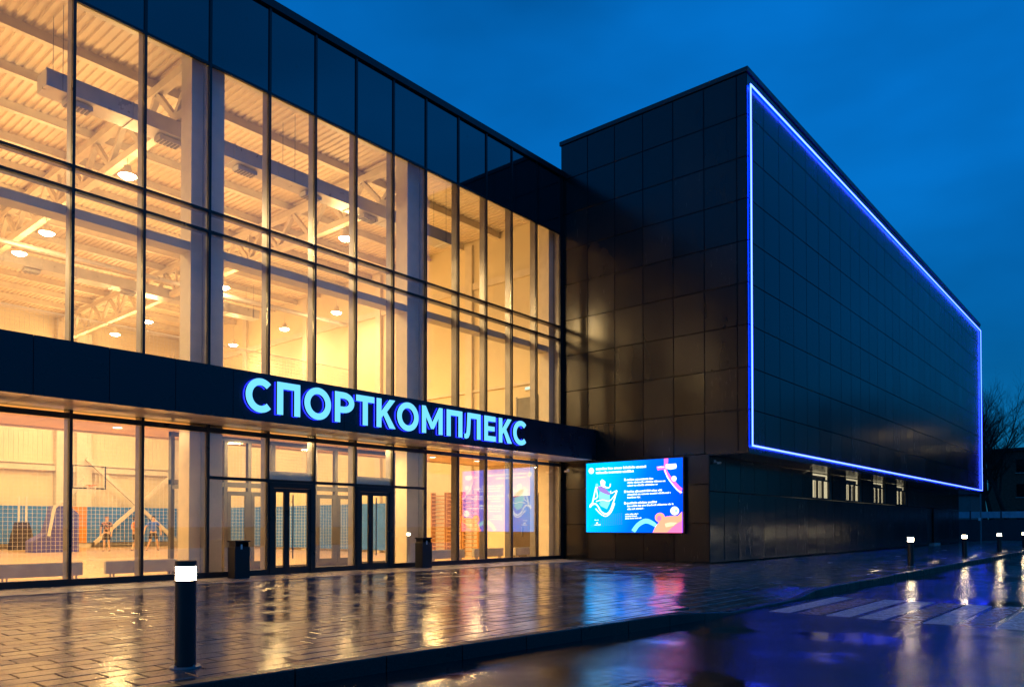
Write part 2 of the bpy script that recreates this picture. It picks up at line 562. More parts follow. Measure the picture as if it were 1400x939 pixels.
# kerb stones about one metre long
x = PX0
while x < PX1 - 1:
    L = 1.0
    q = MB(); n = 0
    def kv(xx, dy, zz): return (xx, kerb_y(xx) + dy, zz)
    x0, x1 = x + .007, x + L - .007
    ch = .012
    ring = []
    for xx in (x0, x1):
        zt = zoff(xx, 5.5) + .002
        ring += [kv(xx, 0, -.21), kv(xx, 0, zt - ch), kv(xx, ch, zt), kv(xx, .15, zt), kv(xx, .15, -.21)]
    q.v = ring
    for i in range(5):
        j = (i + 1) % 5
        q.f.append((i, j, j + 5, i + 5))
    q.f += [(4, 3, 2, 1, 0), (5, 6, 7, 8, 9)]
    o = q.build('kerb_stone', 'kerb_stone', pavement)
    x += L
# pavers half bond, long side along the facade
PL, PW, GAP = .50, .272, .013
def paver_mesh():
    return MB().bbox((-PL / 2 + GAP / 2, -PW / 2 + GAP / 2, -.045), (PL / 2 - GAP / 2, PW / 2 - GAP / 2, 0), .006).mesh('paver', 'paver_wet')
pm = paver_mesh()
cands = []
border = []
row = 0
y = 5.0
while y < 16.3:
    off = (row % 2) * PL / 2 + random.uniform(-.03, .03)
    x = PX0 + off
    while x < 72:
        xc, yc = x + PL / 2, y + PW / 2
        x += PL
        if xc > XB - .2 and yc > YL - .1: continue
        if yc + PW / 2 > 16.32: continue
        lim = kerb_y(xc) + .155
        if yc + PW / 2 < lim + .05: continue
        if y < lim + .06:
            border.append((xc, yc)); continue
        cands.append((xc, yc))
    y += PW; row += 1
def score(c):
    p = project(c[0], c[1], 0)
    if not p or p[0] < -25 or p[0] > 1425 or p[1] > 955: return 1e9
    return p[2]
cands.sort(key=score)
big, rest = cands[:300], cands[300:]
for (xc, yc) in big:
    add('paver', pm, pavement, (xc, yc, random.uniform(-.0015, .0015)), (random.gauss(0, .0045), random.gauss(0, .003), random.gauss(0, .003)))
q = MB(); tones = []
def add_paver(q, x0, x1, ya0, ya1, yb):
    n = len(q.v); ch = .006
    tx, ty, tz = random.gauss(0, .003), random.gauss(0, .0045), random.uniform(-.0015, .0015)
    xc = (x0 + x1) / 2; yc = (ya0 + yb) / 2
    def Z(xx, yy, dz): return (xx, yy, dz + zoff(xx, yy) + tz + (xx - xc) * tx + (yy - yc) * ty)
    for dz, k in ((-.045, 0), (-ch, 0), (0, ch)):
        q.v += [Z(x0 + k, ya0 + k, dz), Z(x1 - k, ya1 + k, dz), Z(x1 - k, yb - k, dz), Z(x0 + k, yb - k, dz)]
    for l in (0, 4):
        for i in range(4):
            j = (i + 1) % 4
            q.f.append((n + l + i, n + l + j, n + l + 4 + j, n + l + 4 + i))
    q.f.append((n + 8, n + 9, n + 10, n + 11))
    t = random.random(); tones.extend([t] * 12)
for (xc, yc) in rest:
    add_paver(q, xc - PL / 2 + GAP / 2, xc + PL / 2 - GAP / 2, yc - PW / 2 + GAP / 2, yc - PW / 2 + GAP / 2, yc + PW / 2 - GAP / 2)
for (xc, yc) in border:
    x0, x1 = xc - PL / 2 + GAP / 2, xc + PL / 2 - GAP / 2
    add_paver(q, x0, x1, max(kerb_y(x0) + .157, yc - PW / 2 + GAP / 2), max(kerb_y(x1) + .157, yc - PW / 2 + GAP / 2), yc + PW / 2 - GAP / 2)
pf = q.build('paver_field', 'paver_wet', pavement)
at = pf.data.attributes.new('tone', 'FLOAT', 'POINT')
at.data.foreach_set('value', tones)
tag(pf, kind='stuff')
# drier slabs under the canopy
sm = MB().bbox((-.594, -.445, -.04), (.594, .445, 0), .005).mesh('apron_slab', 'paver_dry')
for r in range(2):
    x = PX0 + .6 + (r % 2) * .6
    while x < XB - .5:
        add('apron_slab', sm, pavement, (x, 16.78 + r * .9, .001), (random.gauss(0, .001), random.gauss(0, .001), 0))
        x += 1.2
# verge strip beyond the block
tag(MB().box((68, 11.9, -.2), (150, 60, -.02)).build('yard', 'asphalt_wet'), 'dark wet yard behind the black block', 'yard', kind='structure')

# ------------------------------------------------------------------ sports hall
hall = thing('sports_hall', 'long glass-fronted hall glowing warm yellow inside, dark spandrels above', 'building', (0, YF, 0))
def H(mb, name, mat, smooth=False, parent=None):
    o = mb.build(name, mat, None, smooth)
    adopt(o, parent, hall)
    return o
MX = [4.84, 6.38, 7.92, 9.53, 11.21, 12.67, 14.10, 15.54, 16.92, 18.42, 19.83, 21.22, 22.68, 24.18]
MX = [-9.0, -6.1, -4.4, -2.86, -1.32, .22, 1.76, 3.30] + MX
Z_SILL, Z_T2, Z_T1, Z_SP = 5.0, 8.687, 9.20, 12.91
YBK = 50.0
ZDK = 13.85           # roof deck underside
# shell
H(MB().box((X_LEFT, YF + .2, -.16), (XB + .3, YBK + .3, -.004)), 'floor', 'floor_wood')
H(MB().box((X_LEFT, YBK, 0), (XB + .3, YBK + .35, ZDK + .4)), 'rear_wall', 'cream_wall')
H(MB().box((XB, YF + .26, 0), (XB + .35, YBK - .003, ZDK + .4)), 'end_wall', 'cream_wall')
H(MB().box((X_LEFT - .35, YF + .2, -.1), (X_LEFT - .003, YBK + .3, ZDK + .4)), 'end_wall', 'cream_wall')
H(MB().box((X_LEFT - .3, YF + .12, ZDK + .15), (XB + .34, YBK + .3, ZDK + .55)), 'roof', 'coping')
# corrugated deck (ribs run into the hall)
d = MB(); pit = .22; x = X_LEFT; k = 0
prof = []
while x < XB:
    prof += [(x, ZDK), (x + .10, ZDK), (x + .125, ZDK + .05), (x + .195, ZDK + .05)]
    x += pit
for (xx, zz) in prof: d.v += [(xx, YF + .2, zz), (xx, YBK, zz)]
for i in range(len(prof) - 1): d.f.append((2 * i, 2 * i + 1, 2 * i + 3, 2 * i + 2))
H(d, 'roof_deck', 'deck_paint')
# purlins along the facade
y = YF + 1.2
while y < YBK:
    p = MB().box((X_LEFT, y - .05, ZDK - .26), (XB - .02, y + .05, ZDK - .002))
    p.box((X_LEFT, y - .09, ZDK - .275), (XB - .02, y + .09, ZDK - .262))
    H(p, 'purlin', 'steel_white')
    y += 2.15
# portal columns and trusses
TX = [-4.6, 2.5, 9.66, 16.86]
for tx in TX:
    H(MB().box((tx - .44, YF + .30, 0), (tx + .44, YF + .85, ZDK - .3)), 'column', 'steel_white')
    c = MB().box((tx - .2, YBK - .55, 0), (tx + .2, YBK - .01, ZDK - .3)); H(c, 'column', 'steel_white')
    t = MB().box((tx - .12, YF + .86, ZDK - .50), (tx + .12, YBK - .6, ZDK - .285))
    tr = H(t, 'truss', 'steel_white')
    zb = ZDK - 1.6; zt = ZDK - .38
    H(MB().box((tx - .11, YF + .86, zb - .11), (tx + .11, YBK - 1, zb + .11)), 'bottom_chord', 'steel_white', parent=tr)
    w = MB(); n = 14
    y0, y1 = YF + 1.0, YBK - 1.0; st = (y1 - y0) / n
    for i in range(n):
        ya = y0 + i * st; ym = ya + st / 2; yb = ya + st
        if i > 0: w.beam((tx, ya, zt - .1), (tx, ym, zb + .09), .15, .15)
        else: w.beam((tx, YF + 1.0, zt - .1), (tx, ym, zb + .09), .15, .15)
        if i < n - 1: w.beam((tx, ym, zb + .09), (tx, yb, zt - .1), .15, .15)
        if i % 3 == 1: w.beam((tx, ym, zb + .09), (tx, ym, zt - .1), .09, .09)
    H(w, 'web_members', 'steel_white', parent=tr)
H(MB().box((23.88, YF + .30, 0), (XB - .004, YF + .8, ZDK - .3)), 'column', 'steel_white')
# beam behind the transom between the columns
H(MB().box((X_LEFT, YF + .32, 8.2), (XB - .01, YF + .78, 8.42)), 'wind_beam', 'steel_white')
# gallery slab with timber ceiling over the ground-floor zone
H(MB().box((X_LEFT, YF + .28, 3.95), (XB - .005, 22.05, 4.35)), 'gallery_slab', 'concrete')
cw = 1.2; x = X_LEFT
while x < XB - .1:
    x2 = min(x + cw, XB - .01)
    H(MB().box((x + .004, YF + .28, 3.86), (x2 - .004, 22.05, 3.947)), 'ceiling_panel', 'ceiling_wood')
    x += cw
H(MB().box((X_LEFT, 22.055, 3.82), (XB - .006, 22.16, 4.5)), 'gallery_edge', 'cream_wall')
# pilasters, girts and the lower pads on the end wall
for py in (23.2, 29.4, 35.6, 41.8, 48.0):
    H(MB().box((XB - .16, py - .2, 0), (XB - .003, py + .2, ZDK - .2)), 'pilaster', 'steel_white')
H(MB().box((XB - .12, YF + .9, 11.65), (XB - .006, YBK - .01, 11.95)), 'girt', 'steel_white')
H(MB().box((XB - .08, YF + .9, 7.15), (XB - .006, YBK - .01, 7.25)), 'cable_tray', 'steel_white')
y = 26.4
while y < YBK - .5:
    if not any(abs(y + .6 - py) < .0 for py in (29.4,)):
        H(MB().box((XB - .22, y + .01, .12), (XB - .165, y + 1.19, 2.4)), 'wall_pad', 'pad_blue')
    y += 1.2
# rear wall pads, girts, bracing
x = X_LEFT + .2 - .38
while x < XB - 1.2:
    mat = 'pad_orange' if 17.6 < x + .55 < 18.6 else 'pad_blue'
    H(MB().box((x + .01, YBK - .64, .3), (x + 1.09, YBK - .57, 2.45)), 'wall_pad', mat)
    x += 1.1
for z0, z1, yy in ((4.55, 4.85, .3), (4.95, 5.0, .18), (8.4, 8.7, .3)):
    H(MB().box((X_LEFT, YBK - yy, z0), (XB - .2, YBK - .004, z1)), 'girt', 'steel_white')
for a, b, off in (((18.2, 5.35), (23.75, .3), .78), ((18.65, .28), (23.75, 4.95), .95)):
    H(MB().beam((a[0], YBK - off, a[1]), (b[0], YBK - off, b[1]), .2, .2), 'wind_brace', 'steel_white')
H(MB().box((17.75, YBK - .56, 0), (18.55, YBK - .02, 12.9)), 'column', 'steel_white')
H(MB().box((23.6, YBK - .56, 0), (24.0, YBK - .02, 12.9)), 'column', 'steel_white')
# gallery door with exit lamp
dr = H(MB().box((XB - .03, 19.42, 4.35), (XB - .004, 20.5, 6.62)), 'gallery_door', 'door_grey')
H(MB().box((XB - .05, 19.36, 4.352), (XB - .031, 19.44, 6.68)), 'door_frame', 'frame_grey', parent=dr)
H(MB().box((XB - .05, 20.48, 4.352), (XB - .031, 20.56, 6.68)), 'door_frame', 'frame_grey', parent=dr)
dr = H(MB().box((XB - .03, 19.35, .02), (XB - .004, 21.05, 2.55)), 'corridor_door', 'door_brown')
for ya, yb in ((19.25, 19.348), (21.052, 21.15)): H(MB().box((XB - .06, ya, .0), (XB - .005, yb, 2.65)), 'door_frame', 'frame_mid', parent=dr)
H(MB().tube([(XB - .07, 20.2, .9), (XB - .07, 20.2, 1.25)], .016, 8), 'door_handle', 'galv', parent=dr)
# --- curtain wall
Mmull = MB().box((-.03, -.05, 0), (.03, -.015, 1)); 
for i, mx in enumerate(MX):
    mo = H(MB().box((mx - .032, YF - .07, .0), (mx + .032, YF - .012, 3.83)), 'mullion', 'frame_black')
    H(MB().box((mx - .034, YF + .014, .06), (mx + .034, YF + .26, 3.86)), 'mullion_box', 'frame_grey', parent=mo)
    mo = H(MB().box((mx - .032, YF - .07, 4.92), (mx + .032, YF - .012, ZR - .22)), 'mullion', 'frame_black')
    H(MB().box((mx - .034, YF + .014, 4.3), (mx + .034, YF + .26, ZDK)), 'mullion_box', 'frame_grey', parent=mo)
def transom(z, h, x0=X_LEFT, x1=24.2, box=True):
    o = H(MB().box((x0, YF - .062, z - h / 2), (x1, YF - .0125, z + h / 2)), 'transom', 'frame_black')
    if box: H(MB().box((x0, YF + .015, z - .035), (x1, YF + .19, z + .035)), 'transom_box', 'frame_grey', parent=o)
transom(Z_T1, .06); transom(Z_T2, .06); transom(Z_SP, .07, box=False); transom(5.0, .09)
transom(3.70, .12)
H(MB().box((X_LEFT, YF - .075, -.01), (24.2, YF + .16, .14)), 'sill', 'frame_black')
DOORS = {(11.21, 12.67), (14.10, 15.54)}
for i in range(len(MX) - 1):
    a, b = MX[i] + .03, MX[i + 1] - .03
    def pane(z0, z1, name='pane', mat='glass', y0=-.012, y1=.012):
        if mat == 'glass' and z1 < 3.7: mat = 'glass_coated'
        H(MB().box((a, YF + y0, z0), (b, YF + y1, z1)), name, mat)
    pane(5.03, Z_T2 - .028); pane(Z_T2 + .028, Z_T1 - .028); pane(Z_T1 + .028, Z_SP - .03)
    pane(Z_SP + .03, ZR - .22, 'spandrel_panel', 'spandrel', -.03, .03)
    isd = (MX[i], MX[i + 1]) in DOORS
    near_entry = 9.5 <= MX[i] < 16.9
    if near_entry:
        o = H(MB().box((a, YF - .06, 2.47), (b, YF + .03, 2.55)), 'transom', 'frame_black')
        pane(2.552, 3.64)
        if not isd: pane(.142, 2.468)
    else:
        pane(.142, 3.64)
H(MB().box((24.21, YF - .06, 0), (XB - .004, YF + .25, ZR - .2)), 'end_jamb', 'frame_black')
H(MB().box((X_LEFT, YF - .02, 3.84), (XB, YF + .27, 4.9)), 'edge_beam', 'frame_black')
H(MB().box((X_LEFT - .3, YF + .04, Z_SP + .1), (XB - .003, YF + .118, ZR - .2)), 'parapet_wall', 'frame_black')
H(MB().box((X_LEFT - .3, YF - .12, ZR - .218), (XB - .003, YF + .4, ZR)), 'coping', 'coping')
# canopy with fascia and soffit panels
can = H(MB().box((X_LEFT, YC + .05, 3.86), (XB - .003, YF - .08, 4.93)), 'canopy', 'frame_black')
fx = [X_LEFT, -7.4, -6., -4.6, -3.2, -1.85, -.45, .95, 2.35, 3.75, 5.15, 6.55, 7.94, 9.31, 10.9, 12.5, 14.1, 15.68, 17.15, 18.65, 20.1, 21.59, 23.16, XB - .003]
for a, b in zip(fx, fx[1:]):
    H(MB().box((a + .006, YC, 3.826), (b - .006, YC + .046, 4.99)), 'fascia_panel', 'panel_navy', parent=can)
    H(MB().box((a + .006, YC + .048, 3.83), (b - .012, YF - .09, 3.856)), 'soffit_panel', 'soffit', parent=can)
H(MB().box((X_LEFT, YC + .048, 4.935), (XB - .004, YF - .085, 4.975)), 'canopy_cap', 'coping', parent=can)
# entrance doors: narrow side leaf and wide leaf with long handle
for (a, b) in sorted(DOORS):
    a += .034; b -= .034
    fr = MB()
    fr.box((a, YF - .09, .0), (a + .11, YF + .05, 2.465)).box((b - .11, YF - .09, .0), (b, YF + .05, 2.465)).box((a + .111, YF - .09, 2.32), (b - .111, YF + .05, 2.465))
    dr = H(fr, 'entrance_door', 'frame_black')
    m1 = a + .11 + .42
    def leaf(l, r):
        f = MB(); s_ = .085
        f.box((l, YF - .07, .02), (l + s_, YF - .01, 2.315)).box((r - s_, YF - .07, .02), (r, YF - .01, 2.315))
        f.box((l + s_ + .001, YF - .07, .02), (r - s_ - .001, YF - .01, .19)).box((l + s_ + .001, YF - .07, 2.21), (r - s_ - .001, YF - .01, 2.315))
        H(f, 'door_leaf', 'frame_black', parent=dr)
        H(MB().box((l + s_, YF - .045, .19), (r - s_, YF - .032, 2.21)), 'door_pane', 'glass', parent=dr)
    leaf(a + .113, m1 - .002); leaf(m1 + .002, b - .113)
    hx = m1 + .13
    h = MB().tube([(hx, YF - .16, .42), (hx, YF - .16, 2.14)], .018, 8)
    h.tube([(hx, YF - .16, .6), (hx, YF - .07, .6)], .011, 6).tube([(hx, YF - .16, 1.96), (hx, YF - .07, 1.96)], .011, 6)
    H(h, 'door_handle', 'galv', True, parent=dr)
    H(MB().box((a, YF + .05, 2.56), (b, YF + .22, 2.78)), 'air_curtain', 'radiator_grey', parent=dr)
# inner vestibule
vest = thing('glazed_vestibule', 'grey-framed glass vestibule with inner doors just behind the entrance doors', 'vestibule', (13.2, 20.5, 0))
def V(mb, name, mat, parent=None):
    o = mb.build(name, mat); return adopt(o, parent, vest)
vx = [9.75, 11.3, 12.05, 12.85, 14.35, 15.15, 15.95, 17.6]
for i, xx in enumerate(vx):
    V(MB().box((xx - .05, 20.45, 0), (xx + .05, 20.6, 3.86)), 'post', 'frame_mid')
V(MB().box((9.7, 20.46, 2.42), (17.65, 20.59, 2.56)), 'rail', 'frame_mid')
V(MB().box((9.7, 20.46, 3.74), (17.65, 20.59, 3.855)), 'rail', 'frame_mid')
V(MB().box((9.7, 20.46, .003), (17.65, 20.59, .1)), 'rail', 'frame_mid')
for i in range(len(vx) - 1):
    V(MB().box((vx[i] + .05, 20.515, .1), (vx[i + 1] - .05, 20.53, 2.42)), 'pane', 'glass_inner')
    V(MB().box((vx[i] + .05, 20.515, 2.56), (vx[i + 1] - .05, 20.53, 3.74)), 'pane', 'glass_inner')
    if i in (1, 2, 4, 5):
        l, r = vx[i] + .052, vx[i + 1] - .052
        f = MB()
        f.box((l, 20.44, .102), (l + .1, 20.5, 2.3)).box((r - .1, 20.44, .102), (r, 20.5, 2.3)).box((l + .101, 20.44, 2.18), (r - .101, 20.5, 2.3)).box((l + .101, 20.44, .102), (r - .101, 20.5, .26))
        V(f, 'inner_door', 'frame_mid')
for yy in (19.3,):
    for xx in (9.75, 17.6):
        V(MB().box((xx - .05, yy - .05, 0), (xx + .05, yy + .05, 3.86)), 'post', 'frame_mid')
for xx in (9.75, 17.6):
    V(MB().box((xx - .04, 19.4, 2.3), (xx + .04, 20.4, 2.4)), 'rail', 'frame_mid')
    V(MB().box((xx - .006, 19.36, .1), (xx + .006, 20.44, 2.29)), 'pane', 'glass_inner')
    V(MB().box((xx - .006, 19.36, 2.41), (xx + .006, 20.44, 3.7)), 'pane', 'glass_inner')

# ------------------------------------------------------------------ black block
blk = thing('black_block', 'large black panel-clad block overhanging its ground storey at right', 'building', (XB, YB, 0))
def Bk(mb, name, mat, parent=None, smooth=False):
    o = mb.build(name, mat, None, smooth); return adopt(o, parent, blk)
Z0 = 3.78
Bk(MB().box((XB + .06, YB + .06, Z0 + .05), (XE - .05, 18.2, ZB - .16)), 'core', 'frame_black')
Bk(MB().box((XB + .06, YL + .62, -.05), (XE - .6, 18.2, Z0 + .04)), 'core', 'frame_black')
zs = [Z0 + (ZB - .16 - Z0) * i / 9 for i in range(10)]
ycols = [18.22, 16.93, 15.69, 14.46, 13.22, 12.02, 10.82, YB + .004]
def wall_panel(me_cache, key, w, h, axis):
    if key not in me_cache:
        t = .05; g = .0135
        if axis == 'X':  # faces -X, spans Y
            me_cache[key] = MB().bbox((-w / 2 + g, -h / 2 + g, 0), (w / 2 - g, h / 2 - g, t), .004).mesh('cladding_panel', 'panel_black')
        else:
            me_cache[key] = MB().bbox((-w / 2 + g, -h / 2 + g, 0), (w / 2 - g, h / 2 - g, t), .004).mesh('cladding_panel', 'panel_black')
    return me_cache[key]
cache = {}
def place_panel(c, w, h, face):
    me = wall_panel(cache, (round(w, 3), round(h, 3)), w, h, face)
    jit = Euler((random.gauss(0, .0012), random.gauss(0, .0012), 0)).to_matrix().to_4x4()
    if face == 'X':   # local z -> -X, local x -> -Y, local y -> Z
        rm = Matrix(((0, 0, -1), (-1, 0, 0), (0, 1, 0))).to_4x4()
    else:             # face -Y : local z -> -Y, local x -> X, local y -> Z
        rm = Matrix(((1, 0, 0), (0, 0, -1), (0, 1, 0))).to_4x4()
    o = bpy.data.objects.new('cladding_panel', me); COL.objects.link(o)
    o.parent = blk
    o.matrix_local = Matrix.Translation(Vector(c) - blk.location) @ rm @ jit
    return o
for r in range(9):
    h = zs[r + 1] - zs[r]
    for k in range(7):
        w = ycols[k] - ycols[k + 1]
        place_panel((XB + .05, (ycols[k] + ycols[k + 1]) / 2, (zs[r] + zs[r + 1]) / 2), w, h, 'X')
# ground storey of the front face
zl = [.02, 1.38, 2.74, Z0]
yl2 = [18.22, 16.93, 15.69, 14.46, 13.22, YL + .004]
for r in range(3):
    for k in range(5):
        place_panel((XB + .05, (yl2[k] + yl2[k + 1]) / 2, (zl[r] + zl[r + 1]) / 2), yl2[k] - yl2[k + 1], zl[r + 1] - zl[r], 'X')
# side face upper panels
ncol = 31; cw = (XE - XB - .004) / ncol
for r in range(9):
    for k in range(ncol):
        place_panel((XB + .006 + (k + .5) * cw, YB + .05, (zs[r] + zs[r + 1]) / 2), cw, zs[r + 1] - zs[r], 'Y')
# soffit of the overhang and drip edge
Bk(MB().box((XB + .012, YB + .012, Z0 - .05), (XE - .05, YL + .1, Z0 + .045)), 'overhang_soffit', 'panel_black')
# ground-storey side: narrow vertical cladding around the window strip and door
WINS = [(34.55, 37.25), (39.3, 41.95), (43.95, 46.6), (48.75, 51.2)]
DOOR = (56.3, 58.2)
def side_low(x0, x1, z0, z1):
    n = max(1, round((x1 - x0) / 1.2)); w = (x1 - x0) / n
    for i in range(n): place_panel((x0 + (i + .5) * w, YL + .05, (z0 + z1) / 2), w, z1 - z0, 'Y')
xcur = XB + .006
side_low(xcur, DOOR[0], .02, 2.5); side_low(DOOR[1], XE - .62, .02, 2.5)
edges = [XB + .006]
for a, b in WINS: edges += [a, b]
edges.append(XE - .62)
for i in range(0, len(edges), 2): side_low(edges[i], edges[i + 1], 2.5, Z0 - .05)
for i, (a, b) in enumerate(WINS):
    W = Bk(MB().box((a + .02, YL + .03, 2.52), (a + .09, YL + .12, Z0 - .06)).box((b - .4, YL + .03, 2.52), (b - .02, YL + .12, Z0 - .06)).box((a + .091, YL + .03, 2.52), (b - .401, YL + .12, 2.58)).box((a + .091, YL + .03, 3.36), (b - .401, YL + .12, 3.43)).box((a + .75, YL + .03, 2.581), (a + .82, YL + .12, 3.359)).box((a + 1.5, YL + .031, 2.581), (a + 1.57, YL + .12, 3.359)), 'window', 'frame_black')
    Bk(MB().box((a + .09, YL + .07, 2.58), (b - .402, YL + .08, Z0 - .07)), 'pane', 'glass_inner', parent=W)
    # lit room with blinds behind the pane
    Bk(MB().box((a + .06, YL + .27, 2.6), (b + .1, YL + .3, Z0 - .08)), 'lit_blind', 'window_glow', parent=W)
    sl = MB()
    random.seed(20 + i)
    xx = a + .12
    while xx < b - .5:
        w_ = random.choice((.06, .09, .14))
        if random.random() < (.25, .55, .6, .4)[i]: sl.box((xx, YL + .16, 2.6), (xx + w_, YL + .17, 3.34 if random.random() < .8 else 3.7))
        xx += w_ + random.uniform(.03, .16)
    sl.box((a + .1, YL + .18, 3.44), (b - .45, YL + .19, 3.60))
    Bk(sl, 'curtain', 'plaster_far', parent=W)
random.seed(11)
dd = Bk(MB().box((DOOR[0] + .02, YL + .12, .02), (DOOR[1] - .02, YL + .16, 2.48)), 'service_door', 'frame_black')
Bk(MB().box((DOOR[0] + .3, YL - .35, -.002), (DOOR[1] + .1, YL - .02, .15)), 'door_step', 'concrete', parent=dd)
Bk(MB().tube([(DOOR[0] + .2, YL + .06, 1.), (DOOR[0] + .2, YL + .06, 1.2)], .02, 8), 'door_handle', 'galv', parent=dd)
# copings
Bk(MB().box((XB - .05, YB - .05, ZB - .158), (XE + .03, 18.26, ZB)), 'coping', 'coping')
Bk(MB().box((XB + .4, 18.22, 0), (XE - .05, 34, ZR - 1.2)), 'rear_wing', 'frame_black')
Bk(MB().box((XB - .012, YL - .03, -.02), (XB + .05, 18.0, .018)), 'base_trim', 'frame_black')

# ------------------------------------------------------------------ neon outline on the block's side
neon = thing('neon_outline', 'glowing blue neon tube outlining the side wall of the black block', 'neon light', (XB, YB, 0))
nx0, nx1, nz0, nz1 = XB + .16, XE - .1, 3.98, 16.12
def N(mb, name, mat, parent=None):
    o = mb.build(name, mat); return adopt(o, parent, neon)
hw = .027
segs = [((nx0 - hw, nz0 - hw), (nx1 + hw, nz0 + hw)), ((nx0 - hw, nz1 - hw), (nx1 + hw, nz1 + hw)), ((nx0 - hw, nz0 + hw + .001), (nx0 + hw, nz1 - hw - .001)), ((nx1 - hw, nz0 + hw + .001), (nx1 + hw, nz1 - hw - .001))]
for (a, b) in segs:
    t = N(MB().box((a[0], YB - .085, a[1]), (b[0], YB - .06, b[1])), 'tube', 'neon_core')
    N(MB().box((a[0] + .004, YB - .059, a[1] + .004), (b[0] - .004, YB - .05, b[1] - .004)), 'tube_backing', 'neon_back', parent=t)

# ------------------------------------------------------------------ illuminated letters СПОРТКОМПЛЕКС
sign = thing('letter_sign', 'glowing cyan block letters reading СПОРТКОМПЛЕКС on the canopy fascia', 'sign', (9.5, YC, 3.83))
def arc(cx, cy, rx, ry, a0, a1, n=18): return [(cx + rx * math.cos(R(a0 + (a1 - a0) * i / n)), cy + ry * math.sin(R(a0 + (a1 - a0) * i / n))) for i in range(n + 1)]
def ring_quads(cx, cy, rx, ry, w, a0, a1, n=24, h=None):
    o = arc(cx, cy, rx, ry, a0, a1, n); i_ = arc(cx, cy, rx - w, ry - (h or w), a0, a1, n)
    return o, i_
def band(o, i_):     # closed outline of an open arc
    return [o + i_[::-1]]
def L_C(w, s): return band(*ring_quads(w * .56, .5, w * .56, .515, s, 46, 314, 26, s))
def L_O(w, s):
    o, i_ = ring_quads(w / 2, .5, w / 2, .515, s, 90, 270, 18, s); o2, i2 = ring_quads(w / 2, .5, w / 2, .515, s, 270, 450, 18, s)
    return band(o, i_) + band(o2, i2)
def rect(x0, y0, x1, y1): return [(x0, y0), (x1, y0), (x1, y1), (x0, y1)]
def L_P(w, s): return [[(0, 0), (s, 0), (s, 1 - s), (w - s, 1 - s), (w - s, 0), (w, 0), (w, 1), (0, 1)]]
def L_R(w, s):
    b0 = .32; cy = (1 + b0) / 2; ry = (1 - b0) / 2; rx = w * .55; cx = w - rx
    o = arc(cx, cy, rx, ry, -90, 90, 14); i_ = arc(cx, cy, rx - s, ry - s, -90, 90, 14)
    return [rect(0, 0, s, 1), [(s, b0)] + o + [(s, 1), (s, 1 - s)] + i_[::-1] + [(s, b0 + s)]]
def L_T(w, s): return [[(w / 2 - s / 2, 0), (w / 2 + s / 2, 0), (w / 2 + s / 2, 1 - s), (w, 1 - s), (w, 1), (0, 1), (0, 1 - s), (w / 2 - s / 2, 1 - s)]]
def L_K(w, s): return [[(0, 0), (s, 0), (s, .33), (s + .10, .44), (w - s * 1.22, 0), (w + .02, 0), (s + .24, .56), (w, 1), (w - s * 1.22, 1), (s, .56), (s, 1), (0, 1)]]
def L_M(w, s): return [[(0, 0), (s * .95, 0), (s * .95, .62), (w / 2 - s * .3, .18), (w / 2 + s * .3, .18), (w - s * .95, .62), (w - s * .95, 0), (w, 0), (w, 1), (w - s * .85, 1), (w / 2, .42), (s * .85, 1), (0, 1)]]
def L_L(w, s): return [[(0, .0), (.10, -.02), (.22, .03), (.29, .16), (.32, .4), (.34, 1 - s), (w - s, 1 - s), (w - s, 0), (w, 0), (w, 1), (.17, 1), (.145, .5), (.12, .24), (.08, .17), (0, .17)]]
def L_E(w, s): return [[(0, 0), (w, 0), (w, s), (s, s), (s, .5 - s * .45), (w * .9, .5 - s * .45), (w * .9, .5 + s * .45), (s, .5 + s * .45), (s, 1 - s), (w * .98, 1 - s), (w * .98, 1), (0, 1)]]
LET = [(L_C, 9.56, 10.26), (L_P, 10.40, 11.05), (L_O, 11.18, 11.98), (L_R, 12.11, 12.73), (L_T, 12.80, 13.41), (L_K, 13.50, 14.16), (L_O, 14.24, 15.05), (L_M, 15.19, 16.02), (L_P, 16.20, 16.87), (L_L, 16.97, 17.70), (L_E, 17.88, 18.42), (L_K, 18.58, 19.21), (L_C, 19.30, 20.01)]
CAP = .80; ZL = 4.025
for fn, x0, x1 in LET:
    w = (x1 - x0) / CAP
    polys = fn(w, .205)
    def pos(u, v, d, x0=x0): return (x0 + u * CAP, YC - d, ZL + v * CAP)
    body = MB()
    for p in polys: body.prism(p, pos, .035, .115)
    L = body.build('letter', 'sign_return'); L.parent = sign; L.matrix_parent_inverse = Matrix.Translation(-sign.location)
    f = MB(); rmb = MB()
    for p in polys: f.prism(p, pos, .116, .13); rmb.prism(p, pos, .02, .034)
    for mb_, nm, mt in ((f, 'letter_face', 'letter_face'), (rmb, 'halo_edge', 'letter_rim')):
        o = mb_.build(nm, mt); o.parent = L

